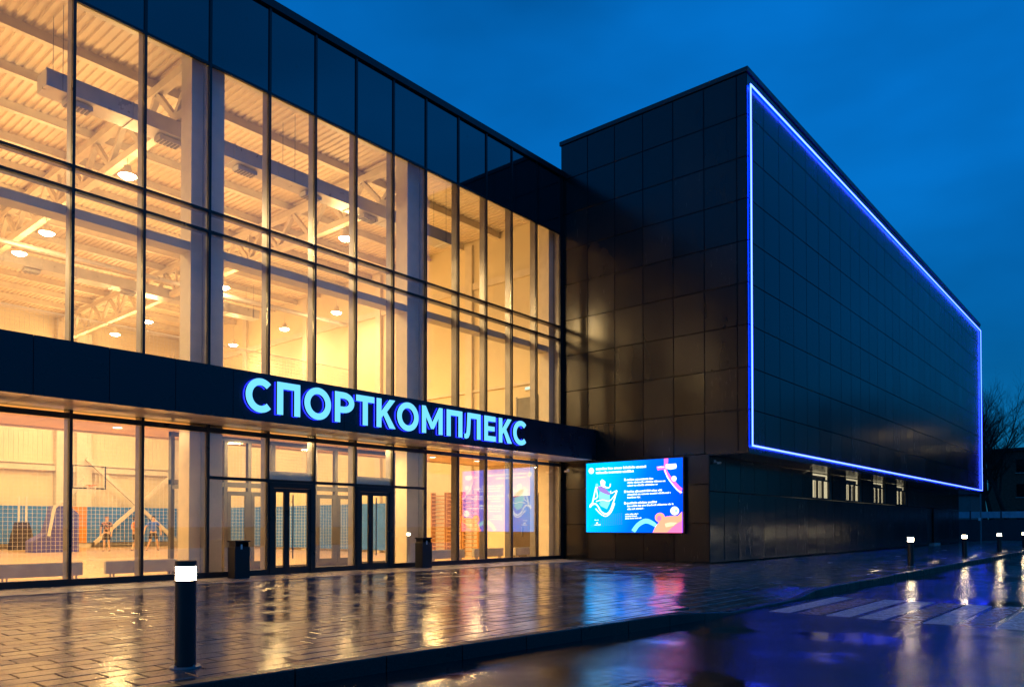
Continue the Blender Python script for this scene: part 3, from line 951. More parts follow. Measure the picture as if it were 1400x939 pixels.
# ------------------------------------------------------------------ LED screen
SX = XB - .16
scr = thing('led_screen', 'bright blue LED advertising screen on the black panel wall', 'screen', (XB, 14.85, 1.06))
SY0, SY1, SZ0, SZ1 = 16.90, 12.79, 1.06, 3.70
def S_(mb, name, mat, parent=None):
    o = mb.build(name, mat); return adopt(o, parent, scr)
S_(MB().box((SX + .004, SY1 - .05, SZ0 - .03), (XB + .0, SY0 + .03, SZ1 + .03)), 'cabinet', 'screen_case')
face = S_(MB().box((SX, SY1, SZ0), (SX + .003, SY0, SZ1)), 'display', 'scr_bg')
def scr_uv(px, py):
    u = (px - 78) / 962.; top = 175 - 57 * u; bot = 845 + 10 * u
    return u, 1 - (py - top) / (bot - top)
def sp(u, v, d): return (SX - d, SY0 + (SY1 - SY0) * u, SZ0 + (SZ1 - SZ0) * v)
LAY = [.002]
def shape(name, pts, mat, px=True):
    pts = [scr_uv(*p) for p in pts] if px else pts
    pts = [(min(.999, max(.001, a)), min(.999, max(.001, b))) for a, b in pts]
    LAY[0] += .0012
    return S_(MB().prism(pts, sp, LAY[0], LAY[0] + .0008), name, mat, face)
def stroke(name, pts, wid, mat):
    P = [Vector(scr_uv(*p)) for p in pts]; P = [Vector((p.x * 4.11, p.y * 2.64)) for p in P]
    ws = wid if isinstance(wid, list) else [wid] * len(P)
    # smooth the path
    Q = []; W = []
    for i in range(len(P) - 1):
        p0, p1, p2, p3 = P[max(i - 1, 0)], P[i], P[i + 1], P[min(i + 2, len(P) - 1)]
        for k in range(6):
            t = k / 6
            Q.append(.5 * ((2 * p1) + (p2 - p0) * t + (2 * p0 - 5 * p1 + 4 * p2 - p3) * t * t + (3 * p1 - p0 - 3 * p2 + p3) * t ** 3)); W.append(ws[i] * (1 - t) + ws[i + 1] * t)
    Q.append(P[-1]); W.append(ws[-1])
    LAY[0] += .0012
    mb = MB(); d0, d1 = LAY[0], LAY[0] + .0008
    for i in range(len(Q)):
        d = (Q[min(i + 1, len(Q) - 1)] - Q[max(i - 1, 0)]).normalized(); nn = Vector((-d.y, d.x)) * W[i] / 2
        for q in (Q[i] + nn, Q[i] - nn):
            u, v = min(.999, max(.001, q.x / 4.11)), min(.999, max(.001, q.y / 2.64))
            mb.v += [sp(u, v, d0), sp(u, v, d1)]
    for i in range(len(Q) - 1):
        a = i * 4
        mb.f += [(a + 1, a + 3, a + 7, a + 5), (a, a + 4, a + 6, a + 2), (a, a + 1, a + 5, a + 4), (a + 2, a + 6, a + 7, a + 3)]
    return S_(mb, name, mat, face)
def disc(name, cx, cy, r, mat, rx=1.):
    return shape(name, [(cx + r * rx * math.cos(2 * math.pi * k / 20), cy + r * math.sin(2 * math.pi * k / 20)) for k in range(20)], mat)
# soft glow area behind the figure and the wave of colour at lower left
shape('art_glow', [(230, 420), (330, 450), (330, 560), (300, 620), (240, 590), (215, 500)], 'scr_aqua')
random.seed(5)
def textline(x0, x1, yc, h, mat='scr_white', slope=-.045):
    mb = MB(); LAY[0] += .0012
    x = x0; wl = 0; nxt = random.randint(3, 9)
    while x < x1:
        cw_ = random.uniform(.42, .68) * h
        hh = h * random.choice((.72, .72, .8, 1.0))
        if wl >= nxt: x += h * .4; wl = 0; nxt = random.randint(3, 10); continue
        ya = yc + slope * (x - x0) + h / 2
        pts = [scr_uv(x, ya), scr_uv(min(x + cw_, x1), ya), scr_uv(min(x + cw_, x1), ya - hh), scr_uv(x, ya - hh)]
        if random.random() < .6:   # hollow glyph: two stems and a bar
            for (fa, fb, ga, gb) in ((0, .36, 0, 1), (.64, 1, 0, 1), (.37, .63, .4, .68)):
                mb.prism([scr_uv(x + cw_ * fa, ya - hh * ga), scr_uv(x + cw_ * fb, ya - hh * ga), scr_uv(x + cw_ * fb, ya - hh * gb), scr_uv(x + cw_ * fa, ya - hh * gb)], sp, LAY[0], LAY[0] + .0008)
        else: mb.prism(pts, sp, LAY[0], LAY[0] + .0008)
        x += cw_ + h * .10; wl += 1
    tag(S_(mb, 'text_line', mat, face), kind='stuff')
textline(185, 695, 226, 24); textline(185, 575, 264, 24)
for (ya, ls) in ((333, (762, 880, 805)), (450, (855, 930, 640)), (563, (800, 955, 675))):
    shape('bullet', [(480, ya - 12), (496, ya - 12), (496, ya + 12), (480, ya + 12)], 'scr_white')
    for k, xe in enumerate(ls): textline(505 + (7 if k else 0), xe, ya + k * 29, 20 if k == 0 else 16)
for k, xe in enumerate((618, 608, 645)): textline(492, xe, 672 + k * 21, 13)
textline(172, 218, 727, 8); textline(172, 232, 774, 10); disc('emblem_mark', 200, 757, 9, 'scr_white')
disc('emblem_disc', 138, 246, 29, 'scr_white'); disc('emblem_core', 138, 246, 11, 'scr_peach', .7)
# athlete figure rising from a looping wave, white line art
stroke('art_line', [(190, 400), (165, 500), (150, 560), (128, 580), (125, 600), (150, 575), (185, 570), (215, 600), (240, 640), (290, 668), (335, 640), (370, 560), (395, 480), (404, 440)], .055, 'scr_white')
stroke('art_line', [(185, 615), (235, 665), (292, 690), (340, 660), (368, 610), (385, 560)], .04, 'scr_white')
stroke('art_line', [(190, 545), (260, 530), (330, 540), (390, 480), (408, 440), (350, 465), (345, 440)], .035, 'scr_white')
stroke('art_line', [(165, 525), (205, 500), (195, 420), (230, 400), (265, 405)], .04, 'scr_white')
stroke('art_line', [(225, 560), (250, 590), (300, 600), (330, 560)], .035, 'scr_aqua')
shape('art_figure', [(235, 350), (255, 328), (275, 340), (290, 352), (285, 385), (275, 405), (262, 415), (248, 400), (240, 380)], 'scr_white')
shape('art_figure', [(205, 400), (250, 395), (290, 420), (345, 470), (330, 485), (275, 468), (235, 450), (215, 425)], 'scr_violet')
stroke('art_line', [(280, 400), (310, 412), (335, 405), (342, 372)], [.06, .05, .04, .05], 'scr_white')
disc('art_ball', 200, 385, 14, 'scr_aqua')
# ribbon, balls and warm hill on the right
stroke('ribbon', [(893, 119), (892, 180), (885, 235), (915, 300), (965, 370), (1005, 420), (1039, 450)], [.16, .14, .11, .12, .15, .16, .2], 'scr_pink')
stroke('ribbon', [(880, 235), (905, 310), (955, 385), (1000, 440), (1039, 462)], .04, 'scr_white')
shape('ad_badge', [(890, 185), (985, 178), (992, 200), (985, 226), (935, 236), (890, 226)], 'scr_white')
shape('ad_badge', [(806, 208), (880, 200), (884, 232), (812, 240)], 'scr_pink'); textline(815, 878, 212, 14)
disc('ball', 967, 325, 27, 'scr_white', .85); disc('ball', 972, 640, 42, 'scr_white', .95); disc('ball_mark', 985, 640, 16, 'scr_aqua', .6)
stroke('arch', [(575, 842), (625, 775), (700, 738), (770, 765), (810, 800)], [.18, .16, .17, .15, .1], 'scr_aqua')
shape('hill', [(766, 851), (790, 800), (812, 770), (870, 700), (940, 690), (1000, 690), (1039, 650), (1039, 854)], 'scr_peach')
shape('hill', [(900, 853), (950, 800), (1000, 760), (1039, 735), (1039, 854)], 'scr_peach2')
disc('hill_lobe', 835, 705, 46, 'scr_peach'); disc('hill_lobe', 828, 712, 26, 'scr_peach2', .8)
shape('hill_light', [(882, 765), (930, 752), (995, 755), (960, 785), (890, 800)], 'scr_yellow')
dm = MB(); LAY[0] += .0012
for i in range(17):
    for j in range(9):
        xx, yy = 130 + i * 20, 690 + j * 13 - i * 1.5
        if (i * 3 + j * 5) > 30: dm.prism([scr_uv(xx, yy), scr_uv(xx + 5, yy), scr_uv(xx + 5, yy - 5), scr_uv(xx, yy - 5)], sp, .0025, .003)
S_(dm, 'dot_pattern', 'scr_dot', face)
random.seed(13)

# ------------------------------------------------------------------ hall lamps
WARM = (1.0, .645, .24)
lamp_xy = [
 ((9.6, 23.1, 11.6), 'lit bay lamp under the first truss, second upper window from the left', 'a'),
 ((9.65, 29.8, 11.6), 'right one of two close lit lamps in the leftmost upper window', 'a'),
 ((9.7, 32.8, 11.6), 'left one of two close lit lamps in the leftmost upper window', 'a'),
 ((16.8, 22.2, 11.6), 'lit bay lamp nearest the glass, under the second truss above the canopy letters', 'a'),
 ((16.85, 30.8, 11.6), 'lit bay lamp just right of the wide left column', 'a'),
 ((17.2, 38.9, 11.6), 'lit bay lamp just left of the wide left column, low by the net', 'a'),
 ((17.2, 42.8, 11.6), 'farthest lit bay lamp low in the third upper window', 'a'),
 ((22.4, 30.3, 11.6), 'rightmost lit lamp before the plain end wall, hung near it', 'a'),
 ((22.5, 34.9, 11.6), 'middle one of three lit lamps along the end wall', 'a'),
 ((22.6, 40.2, 11.6), 'left and lowest of three lit lamps along the end wall', 'a'),
]
hidden = [((2.5, 23.1, 11.6), 'lit bay lamp beyond the left picture edge, near the glass'), ((2.5, 32, 11.6), 'lit bay lamp beyond the left picture edge, mid hall'), ((2.5, 42, 11.6), 'lit bay lamp beyond the left picture edge, near the rear wall'), ((-4.6, 26, 11.6), 'lit bay lamp at the far left end of the hall, nearer the glass'), ((-4.6, 38, 11.6), 'lit bay lamp at the far left end of the hall, nearer the rear wall'), ((9.7, 42.5, 11.6), 'lit bay lamp under the first truss, deepest in the hall'), ((16.9, 47, 11.6), 'lit bay lamp under the second truss, close to the rear wall')]
shade = MB().lathe([(.05, .30), (.10, .30), (.12, .14), (.25, .02), (.26, 0), (.245, 0)], seg=18).mesh('shade', 'steel_white', True)
bulb = MB().lathe([(.02, -.09), (.15, -.065), (.238, .0), (.238, .012), (.1, .02)], seg=18).mesh('diffuser', 'lamp_hall', True)
for k, item in enumerate(lamp_xy + [(h[0], h[1], 'h') for h in hidden]):
    (x, y, z), lab, fl = item
    t = thing('bay_lamp', lab, 'lamp', (x, y, z), 0, 'bay lamps under the hall roof')
    add('shade', shade, t); add('diffuser', bulb, t)
    MB().tube([(0, 0, .3), (0, 0, ZDK - 1.72 - z if abs(x - 22.5) > .5 else ZDK - .3 - z)], .012, 6).build('rod', 'steel_white', t)
    light('lamp_spill', 'POINT', (0, 0, -.35), 28 if x > 20 else 95, WARM, t, shadow_soft_size=.5)
    light('lamp_light', 'SPOT', (0, 0, -.1), 105 if x > 20 else 400, WARM, t, shadow_soft_size=.8, spot_size=R(168), spot_blend=.6)
# downlights under the gallery ceiling and its light
dl = MB().lathe([(.13, .0), (.13, .014), (.11, .014)], seg=20).mesh('trim_ring', 'white_paint')
dd_ = MB().lathe([(.105, -.002), (.105, .006)], seg=20).mesh('diffuser', 'lamp_down')
dl_pos = [(-5., 20.5), (-1, 20.5), (3.8, 20.6), (8.36, 20.6), (12.2, 19.4), (14.9, 19.4), (19.6, 20.6), (21.9, 20.5)]
dl_lab = {0: 'round ceiling downlight farthest left of the picture edge', 1: 'round ceiling downlight second from the far left end', 2: 'round ceiling downlight just left of the picture edge', 3: 'round downlight in timber ceiling, left of the wide column', 4: 'round downlight above the left entrance door', 5: 'round downlight above the right entrance door', 6: 'round downlight in the timber ceiling above the wall bars', 7: 'round downlight in the timber ceiling behind the mirrored screen image'}
for k, (x, y) in enumerate(dl_pos):
    t = thing('downlight', dl_lab.get(k, 'round ceiling downlight left of the picture edge'), 'lamp', (x, y, 3.845), 0, 'downlights in the timber ceiling')
    add('trim_ring', dl, t); add('diffuser', dd_, t)
    light('lamp_light', 'AREA', (0, 0, -.02), 60, WARM, t, shape='DISK', size=.5)

ex = thing('exit_sign', 'small lit exit sign box above the gallery door', 'sign', (XB - .02, 19.85, 6.98))
MB().box((-.05, -.2, -.07), (.0, .2, .07)).build('box', 'white_paint', ex); MB().box((-.056, -.18, -.055), (-.051, .18, .055)).build('lit_face', 'exit_lamp', ex)

# ------------------------------------------------------------------ ventilation ducts
def duct(name, lab, x0, x1, y, z, w, h, nd):
    t = thing(name, lab, 'duct', (x0, y, z))
    MB().box((0, -w / 2, 0), (x1 - x0, w / 2, h)).build('casing', 'duct_metal', t)
    k = .6
    fl = 0
    while k < x1 - x0 - .2:
        MB().box((k - .012, -w / 2 - .02, -.02), (k + .012, w / 2 + .02, h + .02)).build('flange', 'duct_metal', t)
        k += 1.4
    for i in range(nd):
        xx = (x1 - x0) * (i + .35) / nd
        b_ = MB().box((xx - .3, -.16, -.14), (xx + .3, .16, -.022)).build('diffuser_box', 'duct_metal', t)
        sl = MB()
        for j in range(6): sl.box((xx - .27 + j * .095, -.14, -.155), (xx - .22 + j * .095, .14, -.141))
        sl.build('grille', 'door_grey', b_)
    for xx in (.35, (x1 - x0) / 2, x1 - x0 - .35):
        MB().tube([(xx, -w / 2 - .015, 0), (xx, -w / 2 - .015, ZDK - z - .1)], .008, 5).build('hanger', 'galv', t)
        MB().tube([(xx, w / 2 + .015, 0), (xx, w / 2 + .015, ZDK - z - .1)], .008, 5).build('hanger', 'galv', t)
duct('air_duct', 'rectangular pale air duct hung under the roof close to the glass', 6.4, 19.9, 20.2, 11.68, .62, .42, 6)
duct('air_duct', 'rectangular air duct deep in the hall under the roof', -6., 21.5, 36.0, 12.05, .7, .45, 7)
t = thing('pipe_run', 'long pipe pair running under the hall roof above the net', 'pipe', (0, 31.5, 11.5))
MB().tube([(-9, 0, 0), (23.9, 0, 0)], .11, 8).build('pipe', 'duct_metal', t)
MB().tube([(-9, .4, .1), (23.9, .4, .1)], .07, 8).build('pipe', 'galv', t)

# ------------------------------------------------------------------ protective net at the gallery edge
net = thing('sports_net', 'white square-mesh protective net hanging behind the gallery', 'net', (0, 22.3, 0))
nm = MB()
x = -9.
while x < 17.2:
    nm.cbox((x, 0, 3.45), (.006, .006, 6.9)); x += .11
z = .05
while z < 6.92:
    nm.cbox((4.1, .0065, z), (26.2, .006, .006)); z += .105
o = nm.build('netting', 'net_cord', net); tag(o, kind='stuff')
MB().tube([(-9, 0, 6.93), (17.2, 0, 6.93)], .014, 6).build('top_cable', 'net_cord', net)

# ------------------------------------------------------------------ low radiators behind the glass
rad_def = [(5.22, 6.92, 'grey panel radiator on legs behind the leftmost ground window'), (7.42, 9.12, 'grey panel radiator on legs behind the lit bollard'), (17.86, 19.5, 'grey panel radiator in front of the wall bars'), (20.0, 21.6, 'grey panel radiator under the mirrored screen text'), (22.3, 23.3, 'rightmost grey panel radiator beside the black block')]
for (a, b, lab) in rad_def:
    t = thing('radiator', lab, 'radiator', ((a + b) / 2, 18.92, 0), 0, 'panel radiators along the glass')
    L = b - a
    MB().bbox((-L / 2, -.06, .17), (L / 2, .06, .47), .015).build('panel', 'radiator_grey', t)
    gm = MB()
    for k in range(int(L / .05)): gm.box((-L / 2 + .02 + k * .05, -.05, .4705), (-L / 2 + .045 + k * .05, .05, .475))
    gm.build('grille', 'door_grey', t)
    for xx in (-L / 2 + .12, -L / 2 + .2, L / 2 - .2, L / 2 - .12):
        MB().box((xx - .012, -.03, 0), (xx + .012, .03, .169)).build('leg', 'radiator_grey', t)

# ------------------------------------------------------------------ wall bars
for k, (yc, lab) in enumerate(((24.95, 'left wooden wall-bar ladder on the end wall'), (23.95, 'middle wooden wall-bar ladder, partly behind the mirrored screen'), (22.95, 'right wooden wall-bar ladder behind the mirrored screen'))):
    t = thing('wall_bars', lab, 'wall bars', (XB - .25, yc, 0), 0, 'wooden wall bars on the end wall')
    for s in (-.44, .44): MB().box((-.06, s - .03, .05), (.2, s + .03, 2.8)).build('upright', 'wood_bars', t)
    for i in range(15): MB().tube([(-.03, -.41, .2 + i * .175), (-.03, .41, .2 + i * .175)], .022, 8).build('rung', 'wood_bars', t)

# ------------------------------------------------------------------ basketball stand
bs = thing('basketball_stand', 'mobile basketball stand with padded purple base and clear backboard', 'basketball stand', (13.9, 42.0, 0))
prof = [(-.85, 0), (1.2, 0), (1.2, 1.9), (.75, 2.3), (.15, 2.3), (-.05, 1.45), (-.22, .95), (-.85, .55)]
MB().prism(prof, lambda u, v, d: (u, -.3 + d, v), 0, 1.1).build('padded_base', 'pad_purple', bs)
MB().beam((-.22, -.42, .8), (.02, -.45, 2.27), .12, .12).build('mast', 'white_paint', bs)
MB().beam((.02, -.45, 2.2), (1.05, -1.2, 3.35), .12, .12).build('boom', 'white_paint', bs)
MB().beam((.3, -.3, 2.3), (1.1, -1.2, 3.7), .06, .06).build('strut', 'white_paint', bs)
bb = MB().box((.5, -1.42, 3.2), (1.98, -1.39, 4.25)).build('backboard', 'glass_clear', bs)
f = MB().box((.45, -1.44, 3.13), (2.03, -1.38, 3.2)).box((.45, -1.44, 3.201), (.5, -1.38, 4.25)).box((1.98, -1.44, 3.201), (2.03, -1.38, 4.25)).box((.45, -1.44, 4.251), (2.03, -1.38, 4.29))
f.build('board_frame', 'frame_black', bb)
HX = 1.24
ring = MB(); ring.tube([(HX + .23 * math.cos(t_), -1.72 + .23 * math.sin(t_), 3.3) for t_ in [2 * math.pi * k / 20 for k in range(21)]], .014, 6, False)
ring.box((HX - .15, -1.5, 3.2), (HX + .15, -1.445, 3.34)); ring.build('hoop', 'rim_orange', bs)
hn = MB()
for k in range(12):
    a0 = 2 * math.pi * k / 12
    for sgn in (1, -1):
        hn.tube([(HX + .23 * math.cos(a0), -1.72 + .23 * math.sin(a0), 3.29), (HX + .15 * math.cos(a0 + sgn * .5), -1.72 + .15 * math.sin(a0 + sgn * .5), 2.9)], .006, 4)
tag(hn.build('hoop_net', 'net_cord', bs), kind='stuff')
# folded equipment trolley at left
et = thing('equipment_trolley', 'dark covered equipment trolley with two pale posts by the pads', 'trolley', (14.1, 46.5, 0))
MB().prism([(-.55, 0), (.5, 0), (.45, .8), (.25, 1.5), (-.22, 1.5), (-.4, .8)], lambda u, v, d: (u, d, v), 0, .8).build('cover', 'cloth_dark', et)
for xx in (-.12, .22): MB().tube([(xx, .4, 1.45), (xx, .4, 2.9)], .045, 8).build('post', 'white_paint', et)
for xx in (-.4, .4): MB().tube([(xx, -.06, .06), (xx, -.01, .06)], .06, 8).build('wheel', 'shoe', et)

# ------------------------------------------------------------------ players
def skin_obj(name, verts, edges, radii, mat, parent, sub=2, root=0):
    me = bpy.data.meshes.new(name); me.from_pydata(verts, edges, [])
    o = bpy.data.objects.new(name, me); COL.objects.link(o); o.parent = parent
    md = o.modifiers.new('skin', 'SKIN'); md.use_smooth_shade = True
    ss = o.modifiers.new('sub', 'SUBSURF'); ss.levels = sub; ss.render_levels = sub
    if not me.skin_vertices: 
        bpy.context.view_layer.objects.active = o
    sv = me.skin_vertices[0].data
    for i, r in enumerate(radii):
        sv[i].radius = r if isinstance(r, tuple) else (r, r)
        sv[i].use_root = (i == root)
    me.materials.append(MATS[mat])
    return o
def person(lab, loc, rz, arms, legs, shirt, shorts, hair, s=1.0, lean=0.):
    t = thing('person', lab, 'person', loc, rz, 'players on the court')
    t.scale = (s, s, s)
    V_ = [(0, 0, .95), (0, 0, 1.12), (0, -lean * .3, 1.32), (0, -lean * .5, 1.45), (0, -lean * .6, 1.53), (0, -lean * .7 - .02, 1.62), (0, -lean * .7 - .02, 1.74)]
    rr = [(.155, .11), (.14, .10), (.165, .11), (.10, .08), .055, (.075, .095), (.07, .085)]
    E_ = [(i, i + 1) for i in range(6)]
    for sd in (0, 1):
        sg = -1 if sd == 0 else 1
        hip, knee, ank, toe = legs[sd]
        n = len(V_); V_ += [hip, knee, ank, toe]; rr += [.088, .058, .04, .035]
        E_ += [(0, n), (n, n + 1), (n + 1, n + 2), (n + 2, n + 3)]
        sh, el, wr, ha = arms[sd]
        n = len(V_); V_ += [sh, el, wr, ha]; rr += [.058, .042, .03, .028]
        E_ += [(3, n), (n, n + 1), (n + 1, n + 2), (n + 2, n + 3)]
        # thumb and fingers as short chains off the hand
        h = Vector(ha); d = (Vector(ha) - Vector(wr)).normalized()
        side = d.cross(Vector((0, 1, 0)));
        if side.length < .1: side = Vector((1, 0, 0))
        side.normalize()
        for q, ln in ((-.024, .065), (-.008, .08), (.008, .075), (.024, .06)):
            m_ = len(V_); p_ = h + side * q + d * .02; V_ += [tuple(p_), tuple(p_ + d * ln + Vector((0, -.015, 0)))]; rr += [.009, .008]; E_ += [(n + 3, m_), (m_, m_ + 1)]
        m_ = len(V_); p_ = h + side * .04 * -sg; V_ += [tuple(p_), tuple(p_ + d * .04 - side * .015 * sg)]; rr += [.01, .009]; E_ += [(n + 3, m_), (m_, m_ + 1)]
    b = skin_obj('body', V_, E_, rr, 'skin', t)
    # shirt
    v = [(0, 0, .93), (0, 0, 1.12), (0, -lean * .3, 1.32), (0, -lean * .5, 1.455)]; r_ = [(.175, .13), (.165, .12), (.185, .13), (.12, .09)]; e = [(0, 1), (1, 2), (2, 3)]
    for sd in (0, 1):
        sh, el = Vector(arms[sd][0]), Vector(arms[sd][1])
        n = len(v); v += [tuple(sh), tuple(sh + (el - sh) * .7)]; r_ += [.075, .066]; e += [(3, n), (n, n + 1)]
    skin_obj('shirt', v, e, r_, shirt, t)
    v = [(0, 0, 1.0), (0, 0, .92)]; r_ = [(.165, .12), (.175, .13)]; e = [(0, 1)]
    for sd in (0, 1):
        hp, kn = Vector(legs[sd][0]), Vector(legs[sd][1])
        n = len(v); v += [tuple(hp), tuple(hp + (kn - hp) * .8)]; r_ += [.11, .095]; e += [(1, n), (n, n + 1)]
    skin_obj('shorts', v, e, r_, shorts, t)
    skin_obj('hair', [(0, -lean * .7 + .01, 1.69), (0, -lean * .7 + .01, 1.765), (0, -lean * .7 + .065, 1.64)], [(0, 1), (0, 2)], [(.086, .095), (.06, .07), (.07, .045)], hair, t)
    for sd in (0, 1):
        a, tt = Vector(legs[sd][2]), Vector(legs[sd][3])
        skin_obj('shoe', [tuple(a + Vector((0, .03, -.02))), tuple(tt + Vector((0, 0, -.005)))], [(0, 1)], [.052, (.05, .04)], 'shoe', t, 1)
    # eyes and mouth as small marks on the face
    fm = MB()
    for sx in (-.03, .03): fm.cbox((sx, -lean * .7 - .118, 1.655), (.022, .01, .012))
    fm.cbox((0, -lean * .7 - .112, 1.585), (.04, .01, .01)); fm.build('face_marks', 'hair_dark', t)
    return t
std_legs = lambda w: [((-.09, 0, .88), (-.10 - w * .4, -.02, .48), (-.11 - w, .01, .09), (-.12 - w, -.13, .04)), ((.09, 0, .88), (.10 + w * .4, -.02, .48), (.11 + w, .01, .09), (.12 + w, -.13, .04))]
arms_down = [((-.19, 0, 1.42), (-.27, .01, 1.16), (-.25, -.09, .93), (-.245, -.11, .85)), ((.19, 0, 1.42), (.27, .01, 1.16), (.25, -.09, .93), (.245, -.11, .85))]
arms_bent = [((-.19, 0, 1.42), (-.26, .05, 1.17), (-.24, -.18, 1.1), (-.235, -.26, 1.1)), ((.19, 0, 1.42), (.27, .03, 1.16), (.25, -.1, .94), (.245, -.12, .86))]
arms_out = [((-.19, 0, 1.42), (-.36, -.02, 1.22), (-.42, -.12, 1.0), (-.44, -.15, .92)), ((.19, 0, 1.42), (.33, .02, 1.2), (.36, -.08, .96), (.36, -.12, .88))]
stride = [((-.09, 0, .88), (-.16, -.10, .48), (-.30, .02, .09), (-.32, -.10, .04)), ((.09, 0, .88), (.18, -.06, .49), (.24, .10, .09), (.26, -.03, .04))]
person('player in dark patterned shirt standing straight beside the orange pad', (16.15, 41.0, 0), R(-35), arms_down, std_legs(.02), 'shirt_pattern', 'cloth_dark', 'hair_fair', 1.0)
person('player in orange shirt half hidden by the window mullion', (17.35, 40.5, 0), R(40), arms_bent, stride, 'cloth_orange', 'cloth_dark', 'hair_dark', 1.0)
person('player in blue top and dark shorts striding at right', (18.15, 40.2, 0), R(-20), arms_out, stride, 'cloth_blue', 'cloth_dark', 'hair_dark', 1.02)

# ------------------------------------------------------------------ bollard lamps
post = MB().lathe([(.093, 0), (.093, .80)], seg=28).mesh('post', 'bin_black', True)
lens = MB().lathe([(.088, .801), (.088, .925)], seg=28).mesh('lens', 'lamp_bollard', True)
louv = MB().lathe([(.087, 0), (.0915, .001), (.0915, .006), (.087, .007)], seg=28).mesh('louvre_ring', 'galv')
capm = MB().lathe([(.095, .926), (.095, .975), (.09, .98)], seg=28).mesh('cap', 'bin_black', True)
flm = MB().lathe([(.135, 0), (.135, .012), (.13, .014)], seg=28).mesh('base_plate', 'galv', True)
bolt = MB().lathe([(.012, .014), (.012, .03)], seg=6).mesh('bolt', 'galv')
for (x, y, lab) in ((3.40, 6.86, 'nearest lit bollard lamp, standing on the pavers in front of the glass'), (26.95, 6.17, 'lit bollard lamp beside the crossing, nearest of the far row'), (35.4, 6.12, 'second lit bollard lamp beyond the crossing'), (43.8, 6.08, 'third lit bollard lamp beyond the crossing'), (52.3, 6.05, 'farthest lit bollard lamp at the right picture edge')):
    t = thing('bollard_lamp', lab, 'bollard', (x, y, .001), random.uniform(0, 1), 'bollard lamps along the kerb')
    add('post', post, t); ln_ = add('lens', lens, t)
    for k in range(3): add('louvre_ring', louv, ln_, (0, 0, .832 + k * .031))
    add('cap', capm, t); add('base_plate', flm, t)
    for k in range(4): add('bolt', bolt, t, (.113 * math.cos(k * math.pi / 2), .113 * math.sin(k * math.pi / 2), 0))

# ------------------------------------------------------------------ litter bins by the entrance
for (x, y, lab) in ((10.05, 17.55, 'black litter bin with pale slot left of the entrance doors'), (16.35, 17.6, 'black litter bin right of the entrance doors')):
    t = thing('litter_bin', lab, 'litter bin', (x, y, .002), 0, 'black litter bins')
    MB().bbox((-.2, -.17, 0), (.2, .17, .78), .01).build('body', 'bin_black', t)
    MB().box((-.18, -.15, .781), (-.165, .15, .90)).box((.165, -.15, .781), (.18, .15, .90)).box((-.164, .13, .781), (.164, .15, .90)).build('hood', 'bin_black', t)
    MB().bbox((-.21, -.18, .9005), (.21, .18, .94), .01).build('lid', 'bin_black', t)
    MB().box((-.05, -.173, .72), (.0, -.1705, .84)).build('slot_plate', 'white_paint', t)

# ------------------------------------------------------------------ small cameras on the walls
def seccam(lab, loc, rz):
    t = thing('security_camera', lab, 'camera', loc, rz, 'small wall cameras')
    MB().cbox((0, -.02, 0), (.09, .04, .09)).build('mount', 'white_paint', t)
    MB().tube([(0, -.04, 0), (0, -.12, -.04)], .015, 6).build('arm', 'white_paint', t)
    MB().tube([(-.06, -.16, -.07), (.14, -.16, -.05)], .04, 10).build('housing', 'white_paint', t)
seccam('small white camera under the block overhang near its corner', (24.75, YL - .002, 3.55), 0)
seccam('small white camera beside the glass under the canopy end', (XB - .17, 17.75, 3.5), R(-90))

# ------------------------------------------------------------------ background to the right
bb_ = thing('brick_building', 'dark brick building behind bare trees at the far right', 'building', (104, 15.5, 0))
def G(mb, name, mat, par): return mb.build(name, mat, par)
G(MB().box((0, -34, 0), (16, 0, 9.9)), 'wall', 'brick_far', bb_)
G(MB().box((-.3, -34.3, 9.9), (16.3, .3, 10.25)), 'roof', 'coping', bb_)
for k in range(7):
    for zz in (1.6, 4.6, 7.4):
        w = G(MB().box((-.05, -4.2 - k * 4.5, zz), (-.004, -2.8 - k * 4.5, zz + 1.5)), 'window', 'dark_glass', bb_)
        G(MB().box((-.12, -4.3 - k * 4.5, zz - .1), (-.003, -2.7 - k * 4.5, zz - .002)), 'sill', 'concrete', w)
fe = thing('panel_fence', 'long dark panel fence with pale top band behind the far bollards', 'fence', (84, -16, 0))
for k in range(16):
    yy = k * 2.5
    MB().box((-.05, yy + .06, -.1), (.05, yy + 2.44, 1.9)).build('fence_panel', 'fence_dark', fe)
    MB().box((-.05, yy + .06, 2.05), (.05, yy + 2.44, 2.65)).build('top_band', 'fence_pale', fe)
    MB().box((-.08, yy - .06, -.1), (.08, yy + .06, 2.75)).build('post', 'fence_dark', fe)
ps = thing('sign_pole', 'thin grey pole with small white plate beyond the block corner', 'street sign', (76.0, 11.9, 0))
MB().tube([(0, 0, -.1), (0, 0, 7.5)], .06, 8).build('pole', 'galv', ps)
MB().box((-1.0, -.02, 1.75), (-.1, .02, 2.0)).build('plate', 'white_paint', ps)
lb = thing('low_annex', 'low dark annex behind the far end of the block', 'building', (88, 14.6, 0))
MB().box((0, 0, 0), (8, 14, 4.4)).build('wall', 'plaster_far', lb); MB().box((-.2, -.2, 4.4), (8.2, 14.2, 4.7)).build('roof', 'coping', lb)
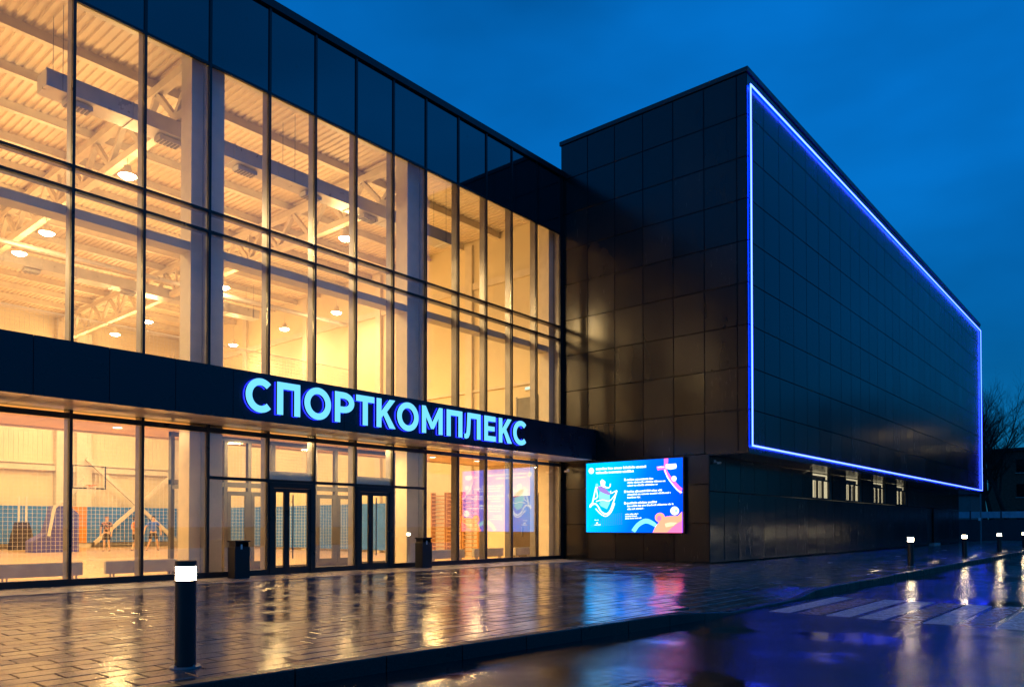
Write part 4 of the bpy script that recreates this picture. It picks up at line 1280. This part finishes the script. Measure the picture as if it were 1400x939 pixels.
def tree(lab, loc, h, seed, lean=0.):
    rnd = random.Random(seed)
    t = thing('bare_tree', lab, 'tree', loc, 0, 'bare trees at the far right')
    tr = MB(); cr = MB()
    def grow(p, d, L, r, lev):
        steps = 4 if lev < 2 else 3
        pts = [p]; rs = [r]
        q = p.copy(); dd = d.copy()
        for i in range(steps):
            dd = (dd + Vector((rnd.gauss(0, .13), rnd.gauss(0, .13), rnd.gauss(.05, .06)))).normalized()
            q = q + dd * L / steps; pts.append(q.copy()); rs.append(r * (1 - .55 * (i + 1) / steps))
        (tr if lev == 0 else cr).tube(pts, rs, 6 if lev < 2 else 3, False)
        if lev >= 5: return
        n = (10, 7, 5, 4, 3)[lev]
        for k in range(n):
            f = rnd.uniform(.35 if lev == 0 else .2, 1.0); i = min(int(f * steps), steps - 1)
            bp = pts[i].lerp(pts[i + 1], f * steps - i)
            a = rnd.uniform(0, 2 * math.pi); sp_ = rnd.uniform(.45, .95)
            nd = (dd + Vector((math.cos(a) * sp_, math.sin(a) * sp_, rnd.uniform(-.1, .35)))).normalized()
            grow(bp, nd, L * rnd.uniform(.42, .68), r * (1 - .55 * f) * .6, lev + 1)
    grow(Vector((0, 0, -.2)), Vector((lean, 0, 1)).normalized(), h * .62, h * .017, 0)
    tr.build('trunk', 'bark', t, True); cr.build('crown', 'bark', t)
tree('bare tree close behind the lit block corner', (87, 12.9, 0), 15.5, 3, .06)
tree('bare tree in front of the brick building at the picture edge', (93, 11.6, 0), 16, 8, .05)
tree('slender bare tree rising between brick building and block', (100, 14.2, 0), 17, 21, -.05)
tree('bare tree crown at the far right picture edge', (86, 9.0, 0), 14, 33, 0)

# across the road: what the side wall mirrors
ob = thing('long_house', 'long dark plaster house across the road, mirrored in the side wall', 'building', (150, -36, 0))
MB().box((0, 0, -.1), (130, 14, 25)).build('wall', 'plaster_far', ob); MB().box((-.4, -.4, 25), (130.4, 14.4, 25.5)).build('roof', 'coping', ob)
for k in range(24):
    for zz in (2., 6., 10., 13.5):
        MB().box((2.5 + k * 5.2, 14.01, zz), (4.5 + k * 5.2, 14.06, zz + 1.8)).build('window', 'dark_glass', ob)
for (x, y, lab) in ((80., .2, 'tall street lamp on the roadside, nearer of two mirrored in the side wall'), (97., .2, 'tall street lamp on the roadside, farther of two mirrored in the side wall')):
    t = thing('street_lamp', lab, 'street lamp', (x, y, ZROAD), 0, 'street lamps on the roadside')
    MB().tube([(0, 0, 0), (0, 0, 9.6), (0, .3, 10.1), (0, 1.3, 10.3)], [.09, .06, .05, .045], 8).build('pole', 'galv', t, True)
    MB().box((-.12, 1.2, 10.25), (.12, 1.85, 10.36)).build('head', 'galv', t)
    MB().box((-.1, 1.25, 10.20), (.1, 1.8, 10.249)).build('lens', 'lamp_street', t)
